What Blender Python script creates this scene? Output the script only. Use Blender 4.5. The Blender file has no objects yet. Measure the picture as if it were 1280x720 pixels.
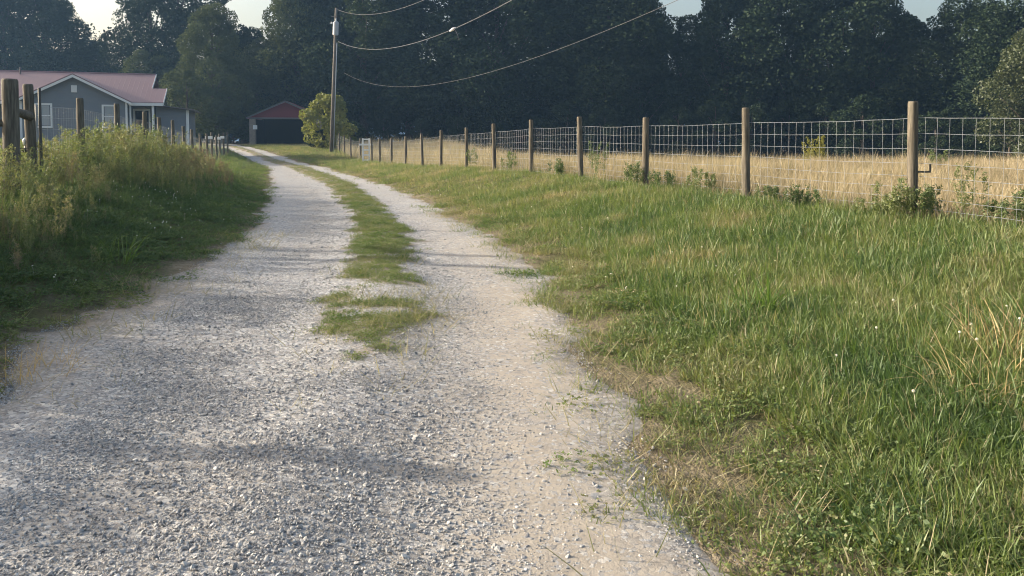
import bpy, math, random
import numpy as np
from mathutils import Vector, Matrix

random.seed(7)
RNG = np.random.default_rng(7)
R = math.radians
SC = bpy.context.scene
COL = SC.collection

# ------------------------------------------------------------------ helpers
def ss(t):
    t = np.clip(t, 0, 1)
    return t * t * (3 - 2 * t)

def hash2(ix, iy, seed):
    h = (ix * 374761393 + iy * 668265263 + seed * 974634777) & 0x7fffffff
    h = ((h ^ (h >> 13)) * 1274126177) & 0x7fffffff
    h = (h ^ (h >> 16)) & 0xffff
    return h / 65535.0

def noise(x, y, scale=1.0, seed=0, octv=3):
    """value noise about 0..1"""
    x = np.asarray(x, float) / scale
    y = np.asarray(y, float) / scale
    tot = 0.0; amp = 1.0; norm = 0.0
    for o in range(octv):
        ix = np.floor(x).astype(np.int64); iy = np.floor(y).astype(np.int64)
        fx = x - ix; fy = y - iy
        fx = fx * fx * (3 - 2 * fx); fy = fy * fy * (3 - 2 * fy)
        a = hash2(ix, iy, seed + o); b = hash2(ix + 1, iy, seed + o)
        c = hash2(ix, iy + 1, seed + o); d = hash2(ix + 1, iy + 1, seed + o)
        tot = tot + amp * ((a * (1 - fx) + b * fx) * (1 - fy) + (c * (1 - fx) + d * fx) * fy)
        norm += amp; amp *= 0.5; x = x * 2.03; y = y * 2.03
    return tot / norm

PITCH = R(2.5); CAM_Z = 1.45; F = 942.0; PY0 = 177 + F * math.tan(PITCH)   # the lens is shifted down: uprights stay upright
def ray(px, py):
    u = (px - 640) / F; v = (PY0 - py) / F
    Y = math.cos(PITCH) + v * math.sin(PITCH)
    return u / Y, (v * math.cos(PITCH) - math.sin(PITCH)) / Y
def at(px, py, Y):
    a, b = ray(px, py)
    return Vector((a * Y, Y, CAM_Z + b * Y))

# ------------------------------------------------------------------ lie of the land
LE_Y = [-12, 1.0, 4.31, 5.14, 5.81, 6.68, 8.33, 10.23, 13.22, 18.68, 28.45, 41.41, 60, 73, 90, 120]
LE_X = [-2.4, -2.6, -2.97, -3.48, -3.6, -3.5, -3.61, -3.93, -4.5, -6.0, -9.2, -13.3, -22.6, -30.0, -42, -62]
RE_Y = [-12, 1.5, 2.46, 3.51, 4.45, 6.07, 7.03, 8.88, 11.06, 14.65, 18.68, 25.76, 41.41, 60, 73, 90, 120]
RE_X = [0.75, 0.74, 0.71, 0.63, 0.57, 0.54, 0.45, 0.19, -0.24, -1.25, -2.19, -4.66, -10.25, -19.6, -27.0, -39, -59]
SL_Y = [4.3, 4.77, 5.57, 6.07, 8.33, 11.06, 14.65, 18.68, 25.76, 41.41, 60, 73, 120]
SL_X = [-1.05, -1.15, -1.37, -1.48, -1.87, -2.36, -3.2, -4.27, -6.44, -12.23, -21.4, -28.8, -61]
SR_X = [-0.85, -0.80, -0.66, -0.59, -1.11, -1.42, -2.34, -3.38, -5.48, -11.13, -20.6, -28.0, -60]
def road_l(y): return np.interp(y, LE_Y, LE_X)
def road_r(y): return np.interp(y, RE_Y, RE_X)
def fence_r(y): return 4.59 - 0.363 * (np.asarray(y, float) - 8.7)
def fence_l(y): return -7.63 - 0.305 * (np.asarray(y, float) - 13.5)
def zfr(y): return np.interp(y, [-10, 5, 8.7, 11.3, 15, 20, 25, 29, 35, 41, 50, 60, 74, 90], [.45, .47, .52, .56, .62, .61, .54, .46, .32, .24, .28, .78, 1.25, 1.35])
def zfl(y): return np.interp(y, [-10, 4, 9, 13.5, 20, 27, 34, 40, 55, 70, 90], [.45, .55, .76, .86, .79, .6, .40, .40, .85, 1.25, 1.35])
def zroad(y): return 1.2 * ss((np.asarray(y, float) - 40) / 36)
EDGE_X = [-30, -10, -6, -2, 2.6, 4.5, 7.8, 17.8, 30, 60]
EDGE_Y = [140, 88, 71, 55, 40, 36, 30.3, 25.9, 24, 22]
def field_edge(x): return np.interp(x, EDGE_X, EDGE_Y)

def H(x, y):
    x = np.asarray(x, float); y = np.asarray(y, float)
    xl, xr, fl, fr = road_l(y), road_r(y), fence_l(y), fence_r(y)
    fr = np.maximum(fr, xr + 1.0); fl = np.minimum(fl, xl - 1.0)
    zr, zf, zl = zroad(y), zfr(y), zfl(y)
    tr = np.clip((x - xr + .1) / (fr - xr), 0, 1)
    tl = np.clip((xl + .1 - x) / (xl - fl), 0, 1)
    z = zr + (zf - zr) * (0.35 * tr + 0.65 * ss(tr)) + (zl - zr) * (0.3 * tl + .7 * ss(tl))
    # beyond the left fence the yard climbs to the house
    dl = np.clip((fl - x) / 13.0, 0, 1)
    z = z + (np.maximum(1.55, zl) - zl) * ss(dl) * (x < fl)
    # beyond the right fence: the field, then a slope down to the wood
    dd = np.clip((y - field_edge(x)) / 16.0, 0, 1)
    z = z - 2.1 * ss(dd) * np.clip((x - fr) / 4.0, 0, 1)
    # small unevenness
    inr = np.clip(np.minimum(x - xl, xr - x) / .4, 0, 1)
    z = z + (noise(x, y, .55, 3) - .5) * (.05 - .025 * inr) + (noise(x, y, 2.2, 9) - .5) * (.10 - .05 * inr)
    # crown between the wheel tracks
    sl = np.interp(y, SL_Y, SL_X); sr = np.interp(y, SL_Y, SR_X); c = (sl + sr) / 2
    z = z + .045 * np.exp(-((x - c) / .45) ** 2) * inr
    return z

def on_strip(x, y, grow=0.0):
    """1 where the middle of the road carries grass"""
    sl = np.interp(y, SL_Y, SL_X); sr = np.interp(y, SL_Y, SR_X)
    wob = (noise(x, y, .28, 31) - .5) * .6
    d = np.minimum(x - sl, sr - x) + wob + grow + .02 + .1 * (y < 7)
    near = ss((y - 4.1) / 3.5)
    thr = .02 + (1 - near) * .15
    m = np.clip((d - thr) / .12, 0, 1)
    gaps = noise(x * .6, y, .34, 77, 3) + .3 * np.exp(-((y - 5.75) / .4) ** 2) + .12 * np.exp(-((y - 4.9) / .3) ** 2)
    g0 = .47 - .3 * ss((y - 6) / 3)
    m = m * np.where(y < 12.0, np.clip((gaps - g0) / .1, 0, 1), 1.0) * (y > 4.3)
    return m

# ------------------------------------------------------------------ object helpers
def tag(o, label=None, cat=None, group=None, kind=None):
    if label: o['label'] = label
    if cat: o['category'] = cat
    if group: o['group'] = group
    if kind: o['kind'] = kind
    return o

def empty(name, loc=(0, 0, 0), rz=0.0, label=None, cat=None, group=None):
    o = bpy.data.objects.new(name, None)
    o.empty_display_size = .2
    COL.objects.link(o); o.location = loc; o.rotation_euler = (0, 0, rz)
    return tag(o, label, cat, group)

def np_mesh(name, verts, quads=None, tris=None, attrs=None):
    me = bpy.data.meshes.new(name)
    verts = np.asarray(verts, np.float32).reshape(-1, 3)
    q = np.zeros((0, 4), np.int32) if quads is None else np.asarray(quads, np.int32).reshape(-1, 4)
    t = np.zeros((0, 3), np.int32) if tris is None else np.asarray(tris, np.int32).reshape(-1, 3)
    me.vertices.add(len(verts)); me.vertices.foreach_set('co', verts.ravel())
    nl = q.size + t.size
    me.loops.add(nl)
    me.loops.foreach_set('vertex_index', np.concatenate([q.ravel(), t.ravel()]).astype(np.int32))
    me.polygons.add(len(q) + len(t))
    starts = np.concatenate([np.arange(len(q)) * 4, q.size + np.arange(len(t)) * 3]).astype(np.int32)
    me.polygons.foreach_set('loop_start', starts)
    me.update(calc_edges=True)
    for k, v in (attrs or {}).items():
        a = me.attributes.new(k, 'FLOAT', 'POINT'); a.data.foreach_set('value', np.asarray(v, np.float32))
    return me

def link(name, me, mat=None, parent=None, smooth=False):
    o = bpy.data.objects.new(name, me)
    COL.objects.link(o)
    if mat and not me.materials: me.materials.append(mat)
    if smooth: me.polygons.foreach_set('use_smooth', [True] * len(me.polygons))
    if parent: o.parent = parent
    return o

class MB:
    """collects plain pieces into one mesh"""
    def __init__(s): s.v = []; s.f = []
    def add(s, vs, fs):
        n = len(s.v); s.v += [tuple(v) for v in vs]; s.f += [tuple(i + n for i in f) for f in fs]; return s
    def box(s, lo, hi):
        (a, b, c), (d, e, f) = lo, hi
        return s.add([(a, b, c), (d, b, c), (d, e, c), (a, e, c), (a, b, f), (d, b, f), (d, e, f), (a, e, f)],
                     [(0, 3, 2, 1), (4, 5, 6, 7), (0, 1, 5, 4), (1, 2, 6, 5), (2, 3, 7, 6), (3, 0, 4, 7)])
    def prism(s, poly, y0, y1):
        """polygon in x,z pulled along y"""
        n = len(poly)
        vs = [(x, y0, z) for x, z in poly] + [(x, y1, z) for x, z in poly]
        fs = [tuple(range(n)), tuple(range(2 * n - 1, n - 1, -1))] + [(i, i + n, (i + 1) % n + n, (i + 1) % n) for i in range(n)]
        return s.add(vs, fs)
    def tube(s, pts, rad, n=8, cap=True):
        pts = [Vector(p) for p in pts]
        rad = rad if isinstance(rad, (list, tuple)) else [rad] * len(pts)
        vs = []; fs = []
        for i, p in enumerate(pts):
            d = (pts[min(i + 1, len(pts) - 1)] - pts[max(i - 1, 0)]).normalized()
            u = d.cross(Vector((0, 0, 1)) if abs(d.z) < .9 else Vector((1, 0, 0))).normalized(); w = d.cross(u)
            for k in range(n):
                a = 2 * math.pi * k / n
                vs.append(p + (u * math.cos(a) + w * math.sin(a)) * rad[i])
        for i in range(len(pts) - 1):
            for k in range(n):
                a, b = i * n + k, i * n + (k + 1) % n
                fs.append((a, b, b + n, a + n))
        if cap:
            fs.append(tuple(range(n - 1, -1, -1))); fs.append(tuple(range((len(pts) - 1) * n, len(pts) * n)))
        return s.add(vs, fs)
    def build(s, name, mat, parent=None, smooth=False, bevel=0):
        me = bpy.data.meshes.new(name); me.from_pydata(s.v, [], s.f); me.update()
        o = link(name, me, mat, parent, smooth)
        if bevel:
            m = o.modifiers.new('bevel', 'BEVEL'); m.width = bevel; m.segments = 2
        return o

# ------------------------------------------------------------------ materials
def new_mat(name):
    m = bpy.data.materials.new(name); m.use_nodes = True
    nt = m.node_tree; nt.nodes.clear()
    return m, nt
def nd(nt, t, **kw):
    n = nt.nodes.new(t)
    for k, v in kw.items():
        if k.startswith('i_'):
            k2 = k[2:]; n.inputs[int(k2) if k2.isdigit() else k2.replace('_', ' ')].default_value = v
        else: setattr(n, k, v)
    return n
def ramp(nt, fac, stops):
    n = nt.nodes.new('ShaderNodeValToRGB'); e = n.color_ramp.elements
    while len(e) < len(stops): e.new(.5)
    for k, (p, c) in enumerate(stops):
        e[k].position = p; e[k].color = (*c, 1)
    nt.links.new(fac, n.inputs[0]); return n.outputs[0]
def mixc(nt, fac, a, b, mode='MIX'):
    n = nt.nodes.new('ShaderNodeMix'); n.data_type = 'RGBA'; n.blend_type = mode
    for i, v in ((0, fac), (6, a), (7, b)):
        if isinstance(v, (int, float)): n.inputs[i].default_value = v
        elif isinstance(v, tuple): n.inputs[i].default_value = (*v, 1) if len(v) == 3 else v
        else: nt.links.new(v, n.inputs[i])
    return n.outputs[2]
def math_(nt, op, a, b=None, c=None, clamp=False):
    n = nt.nodes.new('ShaderNodeMath'); n.operation = op; n.use_clamp = clamp
    for i, v in enumerate((a, b, c)):
        if v is None: continue
        if isinstance(v, (int, float)): n.inputs[i].default_value = v
        else: nt.links.new(v, n.inputs[i])
    return n.outputs[0]
def noise_n(nt, vec, scale, detail=4, rough=.55, dist=0):
    n = nd(nt, 'ShaderNodeTexNoise', i_Scale=scale, i_Detail=detail, i_Roughness=rough, i_Distortion=dist)
    if vec is not None: nt.links.new(vec, n.inputs['Vector'])
    return n.outputs['Fac']
def finish(nt, color, rough=.8, bump=None, bstr=.3, bdist=.02, metallic=0.0, spec=.3):
    p = nd(nt, 'ShaderNodeBsdfPrincipled'); o = nd(nt, 'ShaderNodeOutputMaterial')
    p.inputs['Metallic'].default_value = metallic; p.inputs['Specular IOR Level'].default_value = spec
    if isinstance(color, tuple): p.inputs['Base Color'].default_value = (*color, 1)
    else: nt.links.new(color, p.inputs['Base Color'])
    if isinstance(rough, (int, float)): p.inputs['Roughness'].default_value = rough
    else: nt.links.new(rough, p.inputs['Roughness'])
    if bump is not None:
        b = nd(nt, 'ShaderNodeBump', i_Strength=bstr, i_Distance=bdist)
        nt.links.new(bump, b.inputs['Height']); nt.links.new(b.outputs[0], p.inputs['Normal'])
    nt.links.new(p.outputs[0], o.inputs[0]); return p
def pos(nt): return nd(nt, 'ShaderNodeNewGeometry').outputs['Position']
def objc(nt): return nd(nt, 'ShaderNodeTexCoord').outputs['Object']
def attr(nt, name, typ='GEOMETRY'): return nd(nt, 'ShaderNodeAttribute', attribute_name=name, attribute_type=typ).outputs['Fac']

def mat_ground():
    m, nt = new_mat('soil_and_turf')
    P = pos(nt)
    n1 = noise_n(nt, P, 1.3, 5); n2 = noise_n(nt, P, 14, 4); n3 = noise_n(nt, P, 60, 3)
    turf = ramp(nt, n1, [(.3, (.075, .095, .03)), (.5, (.11, .115, .045)), (.7, (.16, .135, .07))])
    turf = mixc(nt, math_(nt, 'MULTIPLY', n2, .6), turf, (.10, .08, .045))
    dry = ramp(nt, n2, [(.3, (.24, .19, .125)), (.55, (.33, .265, .175)), (.75, (.40, .33, .225))])
    dirt = ramp(nt, n2, [(.3, (.17, .14, .10)), (.6, (.27, .225, .165)), (.8, (.36, .305, .235))])
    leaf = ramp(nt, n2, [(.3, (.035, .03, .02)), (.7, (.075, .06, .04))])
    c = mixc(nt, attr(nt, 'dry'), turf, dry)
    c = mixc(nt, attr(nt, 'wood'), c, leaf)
    c = mixc(nt, attr(nt, 'verge'), c, dirt)
    c = mixc(nt, math_(nt, 'MULTIPLY', math_(nt, 'GREATER_THAN', noise_n(nt, P, 38, 4, .7), .56), .45), c, (.07, .06, .035))
    finish(nt, c, .95, math_(nt, 'ADD', n2, math_(nt, 'MULTIPLY', n3, .8)), .9, .04, spec=.1)
    return m

def mat_road():
    m, nt = new_mat('gravel_and_dirt')
    P = pos(nt)
    warp = noise_n(nt, P, 1.1, 4); n2 = noise_n(nt, P, 7, 5, .65); n3 = noise_n(nt, P, 130, 3, .6)
    v = nd(nt, 'ShaderNodeTexVoronoi', i_Scale=48.0, i_Randomness=1.0); nt.links.new(P, v.inputs['Vector'])
    vd = nd(nt, 'ShaderNodeTexVoronoi', feature='DISTANCE_TO_EDGE', i_Scale=48.0); nt.links.new(P, vd.inputs['Vector'])
    v2 = nd(nt, 'ShaderNodeTexVoronoi', i_Scale=95.0); nt.links.new(P, v2.inputs['Vector'])
    sp = nd(nt, 'ShaderNodeSeparateColor'); nt.links.new(v.outputs['Color'], sp.inputs[0])
    sp2 = nd(nt, 'ShaderNodeSeparateColor'); nt.links.new(v2.outputs['Color'], sp2.inputs[0])
    stone = ramp(nt, sp.outputs[0], [(0, (.16, .17, .185)), (.35, (.29, .30, .315)), (.7, (.40, .405, .405)), (1, (.54, .53, .51))])
    stone2 = ramp(nt, sp2.outputs[0], [(0, (.17, .17, .18)), (.5, (.29, .285, .28)), (1, (.43, .41, .38))])
    stone = mixc(nt, math_(nt, 'GREATER_THAN', sp.outputs[1], .55), stone, stone2)
    dirt = ramp(nt, n2, [(.25, (.265, .235, .192)), (.5, (.365, .325, .27)), (.8, (.45, .41, .352))])
    dirt = mixc(nt, math_(nt, 'MULTIPLY', n3, .5), dirt, (.30, .265, .225))
    brown = ramp(nt, n2, [(.3, (.17, .135, .095)), (.6, (.27, .22, .16)), (.8, (.35, .295, .22))])
    f = math_(nt, 'ADD', attr(nt, 'dirt'), math_(nt, 'MULTIPLY', math_(nt, 'SUBTRACT', n2, .5), 1.5))
    f = math_(nt, 'ADD', f, math_(nt, 'MULTIPLY', math_(nt, 'SUBTRACT', warp, .5), .9), clamp=True)
    f = math_(nt, 'SUBTRACT', f, math_(nt, 'MULTIPLY', math_(nt, 'GREATER_THAN', sp.outputs[2], .72), .55), clamp=True)
    c = mixc(nt, f, stone, dirt)
    c = mixc(nt, attr(nt, 'soil'), c, brown)
    grit = noise_n(nt, P, 55, 5, .7)
    hgt = math_(nt, 'MULTIPLY', math_(nt, 'SMOOTH_MIN', vd.outputs['Distance'], .2, .15), math_(nt, 'SUBTRACT', .8, f, clamp=True))
    hgt = math_(nt, 'ADD', hgt, math_(nt, 'MULTIPLY', grit, .7))
    finish(nt, c, .9, hgt, .45, .02, spec=.2)
    return m

def mat_stone():
    m, nt = new_mat('gravel_stone')
    c = ramp(nt, attr(nt, 'tint', 'INSTANCER'), [(0, (.11, .12, .135)), (.3, (.25, .26, .28)), (.65, (.40, .405, .405)), (.9, (.53, .515, .49)), (1, (.68, .67, .65))])
    c = mixc(nt, math_(nt, 'MULTIPLY', noise_n(nt, objc(nt), 1.5, 3), .5), c, (.28, .25, .21))
    finish(nt, c, .85, spec=.25); return m

def mat_leaf(name, stops, trans=.3, inst=True, rough=.55, gloss=.05, var=.35, scale=None):
    """leaf and blade surfaces: stops over the plant's own tint, varied blade by blade"""
    m, nt = new_mat(name)
    if inst:
        t = attr(nt, 'tint', 'INSTANCER')
    else:
        t = nd(nt, 'ShaderNodeObjectInfo').outputs['Random']
    r = attr(nt, 'rnd')
    t = math_(nt, 'ADD', t, math_(nt, 'MULTIPLY', math_(nt, 'SUBTRACT', r, .5), var), clamp=True)
    c = ramp(nt, t, stops)
    d = nd(nt, 'ShaderNodeBsdfDiffuse'); tr = nd(nt, 'ShaderNodeBsdfTranslucent'); g = nd(nt, 'ShaderNodeBsdfGlossy', i_Roughness=rough)
    nt.links.new(c, d.inputs[0]); g.inputs[0].default_value = (.8, .85, .8, 1)
    tc = mixc(nt, .6, c, mixc(nt, 1.0, c, (1.5, 1.6, .6), 'MULTIPLY'))
    nt.links.new(tc, tr.inputs[0])
    m1 = nd(nt, 'ShaderNodeMixShader', i_0=trans); nt.links.new(d.outputs[0], m1.inputs[1]); nt.links.new(tr.outputs[0], m1.inputs[2])
    m2 = nd(nt, 'ShaderNodeMixShader', i_0=gloss); nt.links.new(m1.outputs[0], m2.inputs[1]); nt.links.new(g.outputs[0], m2.inputs[2])
    o = nd(nt, 'ShaderNodeOutputMaterial'); nt.links.new(m2.outputs[0], o.inputs[0])
    return m

def mat_wood(name, a, b, c):
    m, nt = new_mat(name)
    P = objc(nt); mp = nd(nt, 'ShaderNodeMapping'); mp.inputs['Scale'].default_value = (1, 1, .08)
    nt.links.new(P, mp.inputs[0])
    n = noise_n(nt, mp.outputs[0], 45, 5, .6); n2 = noise_n(nt, P, 4, 3)
    col = ramp(nt, n, [(.3, a), (.5, b), (.72, c)])
    col = mixc(nt, math_(nt, 'MULTIPLY', n2, .5), col, a)
    finish(nt, col, .85, n, .6, .01, spec=.2); return m

def mat_plain(name, col, rough=.6, metallic=0.0, nscale=6.0, amt=.25, spec=.4, bump=.0):
    m, nt = new_mat(name)
    n = noise_n(nt, objc(nt), nscale, 5, .6)
    c = mixc(nt, math_(nt, 'MULTIPLY', n, amt), col, tuple(v * .55 for v in col))
    finish(nt, c, rough, n if bump else None, bump, .01, metallic, spec); return m

def mat_siding():
    m, nt = new_mat('grey_siding')
    P = objc(nt); s = nd(nt, 'ShaderNodeSeparateXYZ'); nt.links.new(P, s.inputs[0])
    saw = math_(nt, 'FRACT', math_(nt, 'MULTIPLY', s.outputs[2], 1 / .16))
    n = noise_n(nt, P, 3, 4)
    c = mixc(nt, math_(nt, 'MULTIPLY', n, .3), (.185, .205, .235), (.135, .15, .175))
    finish(nt, c, .7, saw, .6, .012, spec=.3); return m

def mat_metal_roof(name, col, axis=0):
    m, nt = new_mat(name)
    P = objc(nt); s = nd(nt, 'ShaderNodeSeparateXYZ'); nt.links.new(P, s.inputs[0])
    f = math_(nt, 'FRACT', math_(nt, 'MULTIPLY', s.outputs[axis], 1 / .3))
    rib = math_(nt, 'LESS_THAN', f, .13)
    n = noise_n(nt, P, 2.5, 5)
    c = mixc(nt, math_(nt, 'MULTIPLY', n, .45), col, tuple(v * .72 + .03 for v in col))
    finish(nt, c, .5, rib, .7, .03, spec=.4); return m

def mat_brick():
    m, nt = new_mat('pale_brick')
    mp = nd(nt, 'ShaderNodeMapping'); mp.inputs['Rotation'].default_value = (R(90), 0, 0)
    nt.links.new(objc(nt), mp.inputs[0])
    b = nd(nt, 'ShaderNodeTexBrick', i_Scale=4.0); nt.links.new(mp.outputs[0], b.inputs[0])
    b.inputs[1].default_value = (.26, .21, .17, 1); b.inputs[2].default_value = (.20, .165, .14, 1); b.inputs[3].default_value = (.33, .31, .28, 1)
    finish(nt, b.outputs[0], .9, b.outputs[1], .3, .01); return m

def mat_bark():
    m, nt = new_mat('bark')
    P = objc(nt); n = noise_n(nt, P, 9, 5, .7)
    finish(nt, ramp(nt, n, [(.3, (.045, .036, .028)), (.7, (.13, .11, .09))]), .95, n, .8, .05, spec=.1); return m

def mat_glass():
    m, nt = new_mat('window_glass')
    finish(nt, (.05, .06, .065), .08, spec=.6); return m

M = dict(
    ground=mat_ground(), road=mat_road(), stone=mat_stone(), siding=mat_siding(),
    roof=mat_metal_roof('red_metal_roof', (.24, .15, .155)), shedroof=mat_metal_roof('red_shed_roof', (.24, .035, .045), 1),  # house roof: haze and sky reflection are mixed into the red
    shedgable=mat_plain('red_gable_sheet', (.15, .028, .036), .7), brick=mat_brick(), bark=mat_bark(), glass=mat_glass(),
    white=mat_plain('white_paint', (.74, .75, .76), .5), darkwall=mat_plain('shade_dark_boards', (.016, .015, .015), .95, bump=.2),  # near-black boards: the shed interior's deep shade is put into their colour
    greytrim=mat_plain('grey_trim', (.13, .12, .12), .8), blind=mat_plain('pale_blind', (.36, .38, .40), .8),
    post=mat_wood('weathered_post', (.055, .049, .040), (.135, .12, .096), (.25, .225, .18)),
    polewood=mat_wood('utility_pole_wood', (.10, .09, .08), (.17, .155, .135), (.25, .23, .20)),
    wire=mat_plain('galvanised_wire', (.33, .36, .39), .4, .35, amt=.2), cable=mat_plain('power_cable', (.085, .09, .10), .7),
    can=mat_plain('transformer_grey', (.40, .43, .47), .5), black=mat_plain('black_plastic', (.02, .02, .02), .5),
    steel=mat_plain('dark_steel', (.10, .10, .10), .5, .5),
)
M['grass'] = mat_leaf('grass_blade', [(0, (.37, .31, .195)), (.2, (.25, .22, .125)), (.4, (.19, .20, .08)), (.6, (.145, .188, .053)), (.8, (.10, .155, .038)), (1, (.055, .105, .028))], .38)
M['drygrass'] = mat_leaf('dry_grass_blade', [(0, (.42, .345, .235)), (.4, (.32, .26, .168)), (.7, (.21, .168, .107)), (.85, (.15, .12, .08)), (1, (.15, .165, .075))], .3)
M['weed'] = mat_leaf('tall_weed', [(0, (.17, .12, .088)), (.25, (.22, .185, .12)), (.5, (.19, .195, .10)), (.8, (.13, .165, .066)), (1, (.08, .12, .042))], .38)
M['fenceweed'] = mat_leaf('fence_weed', [(0, (.17, .20, .08)), (.5, (.12, .165, .06)), (1, (.08, .125, .045))], .35, inst=False, var=.6)
M['flower'] = mat_leaf('clover_flower', [(0, (.55, .52, .42)), (1, (.75, .74, .68))], .2)
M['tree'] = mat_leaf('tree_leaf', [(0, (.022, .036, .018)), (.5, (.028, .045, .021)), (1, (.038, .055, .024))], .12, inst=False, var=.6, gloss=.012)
M['midtree'] = mat_leaf('sunlit_tone_leaf', [(0, (.055, .07, .03)), (1, (.075, .09, .036))], .2, inst=False, var=.6, gloss=.015)  # brighter copy of the tree leaf, sunlight put into its colour
M['lighttree'] = mat_leaf('sunny_tree_leaf', [(0, (.043, .056, .023)), (1, (.058, .072, .028))], .3, inst=False, var=.8)  # lit copy of the tree leaf: its sun is partly in the colour
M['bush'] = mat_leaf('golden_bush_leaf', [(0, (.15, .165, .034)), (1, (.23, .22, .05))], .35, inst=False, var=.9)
M['tuft'] = mat_leaf('tuft_blade', [(0, (.09, .16, .03)), (.5, (.11, .18, .035)), (1, (.17, .20, .06))], .35, inst=False, var=.7)
M['drytuft'] = mat_leaf('dry_tuft_blade', [(0, (.42, .30, .16)), (1, (.52, .40, .23))], .3, inst=False, var=.9)

# ------------------------------------------------------------------ ground sheet
def axis(lo, hi, centre, d0, g):
    a = [centre]; d = d0
    while a[-1] < hi: a.append(a[-1] + d); d *= g
    b = [centre]; d = d0
    while b[-1] > lo: b.append(b[-1] - d); d *= g
    return np.array(sorted(b[1:] + a))
def grid_mesh(name, X, Y, Z, attrs):
    ny, nx = X.shape
    i = np.arange(ny * nx).reshape(ny, nx)
    q = np.stack([i[:-1, :-1], i[:-1, 1:], i[1:, 1:], i[1:, :-1]], -1).reshape(-1, 4)
    return np_mesh(name, np.stack([X, Y, Z], -1), q, None, {k: v.ravel() for k, v in attrs.items()})

ys = axis(-25, 900, 5, .16, 1.018); xs = axis(-700, 700, -1, .16, 1.022)
GX, GY = np.meshgrid(xs, ys)
xl, xr = road_l(GY), road_r(GY)
ins = np.clip((np.minimum(GX - xl, xr - GX) - .42) / .3, 0, 1) * (GY < 118)
GZ = H(GX, GY) - .06 * ins
dist = np.maximum(xl - GX, GX - xr)
verge = np.clip(1.0 - (dist + (noise(GX, GY, .5, 5) - .5) * .9) / np.interp(GY, [2, 4, 6], [.8, .65, .4]), 0, 1) * (GY < 60)
fldr = ss((GX - fence_r(GY) - .2 + (noise(GX, GY, 1.2, 8) - .5) * 1.2) / .9)
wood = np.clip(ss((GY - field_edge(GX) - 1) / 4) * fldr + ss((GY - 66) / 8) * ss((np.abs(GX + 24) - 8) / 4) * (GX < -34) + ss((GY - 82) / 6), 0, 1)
yard = ss((fence_l(GY) - GX) / 2) * .35
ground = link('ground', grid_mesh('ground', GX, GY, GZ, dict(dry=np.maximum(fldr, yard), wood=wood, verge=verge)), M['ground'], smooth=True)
tag(ground, kind='structure')

# the gravel drive: a sheet of its own just above the soil
ry = np.concatenate([np.arange(-6, 16, .07), 16 + np.cumsum(np.linspace(.08, .9, 140))]); ry = ry[ry < 112]
T = np.linspace(0, 1, 56)
RY, TT = np.meshgrid(ry, T, indexing='ij')
wl = (noise(np.zeros_like(RY), RY, .45, 41) - .5) * .38 + (noise(np.zeros_like(RY), RY, 2.4, 43) - .5) * .3
wr = (noise(np.zeros_like(RY), RY, .4, 47) - .5) * .34 + (noise(np.zeros_like(RY), RY, 2.1, 49) - .5) * .25
XL = road_l(RY) - .05 + wl; XR = road_r(RY) + .05 + wr
RX = XL + (XR - XL) * TT
edge = np.minimum(RX - XL, XR - RX)
RZ = H(RX, RY) + .004 + .010 * np.clip(edge / .2, 0, 1) * np.clip(1.2 - edge, 0, 1)
RZ[:, 0] -= .012; RZ[:, -1] -= .012
# packed pale dirt: right wheel track and both margins, as on the spot
tr = (RX - road_l(RY)) / (road_r(RY) - road_l(RY))
dirt = .02 + 1.0 * np.exp(-((tr - .86) / .13) ** 2) * np.clip(1.35 - RY / 14, .25, 1) + .35 * np.exp(-((tr - .30) / .12) ** 2) * np.clip((RY - 3) / 8, 0, 1) + .45 * np.exp(-((tr - .68) / .10) ** 2) * np.exp(-((RY - 3.9) / 1.3) ** 2)
dirt += (noise(RX, RY, 1.7, 12) - .55) * .8
soil = np.clip(1 - edge / .3 + (noise(RX, RY, .3, 53) - .5), 0, 1) * .55 + .8 * on_strip(RX, RY, .05) + .65 * np.clip(1.15 - tr / .17 + (noise(RX, RY, .5, 57) - .5) * .9, 0, 1) * np.exp(-((RY - 6.3) / 2.2) ** 2)
road = link('gravel_road', grid_mesh('gravel_road', RX, RY, RZ, dict(dirt=np.clip(dirt, 0, 1), soil=np.clip(soil, 0, 1))), M['road'], smooth=True)
tag(road, kind='structure')

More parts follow.
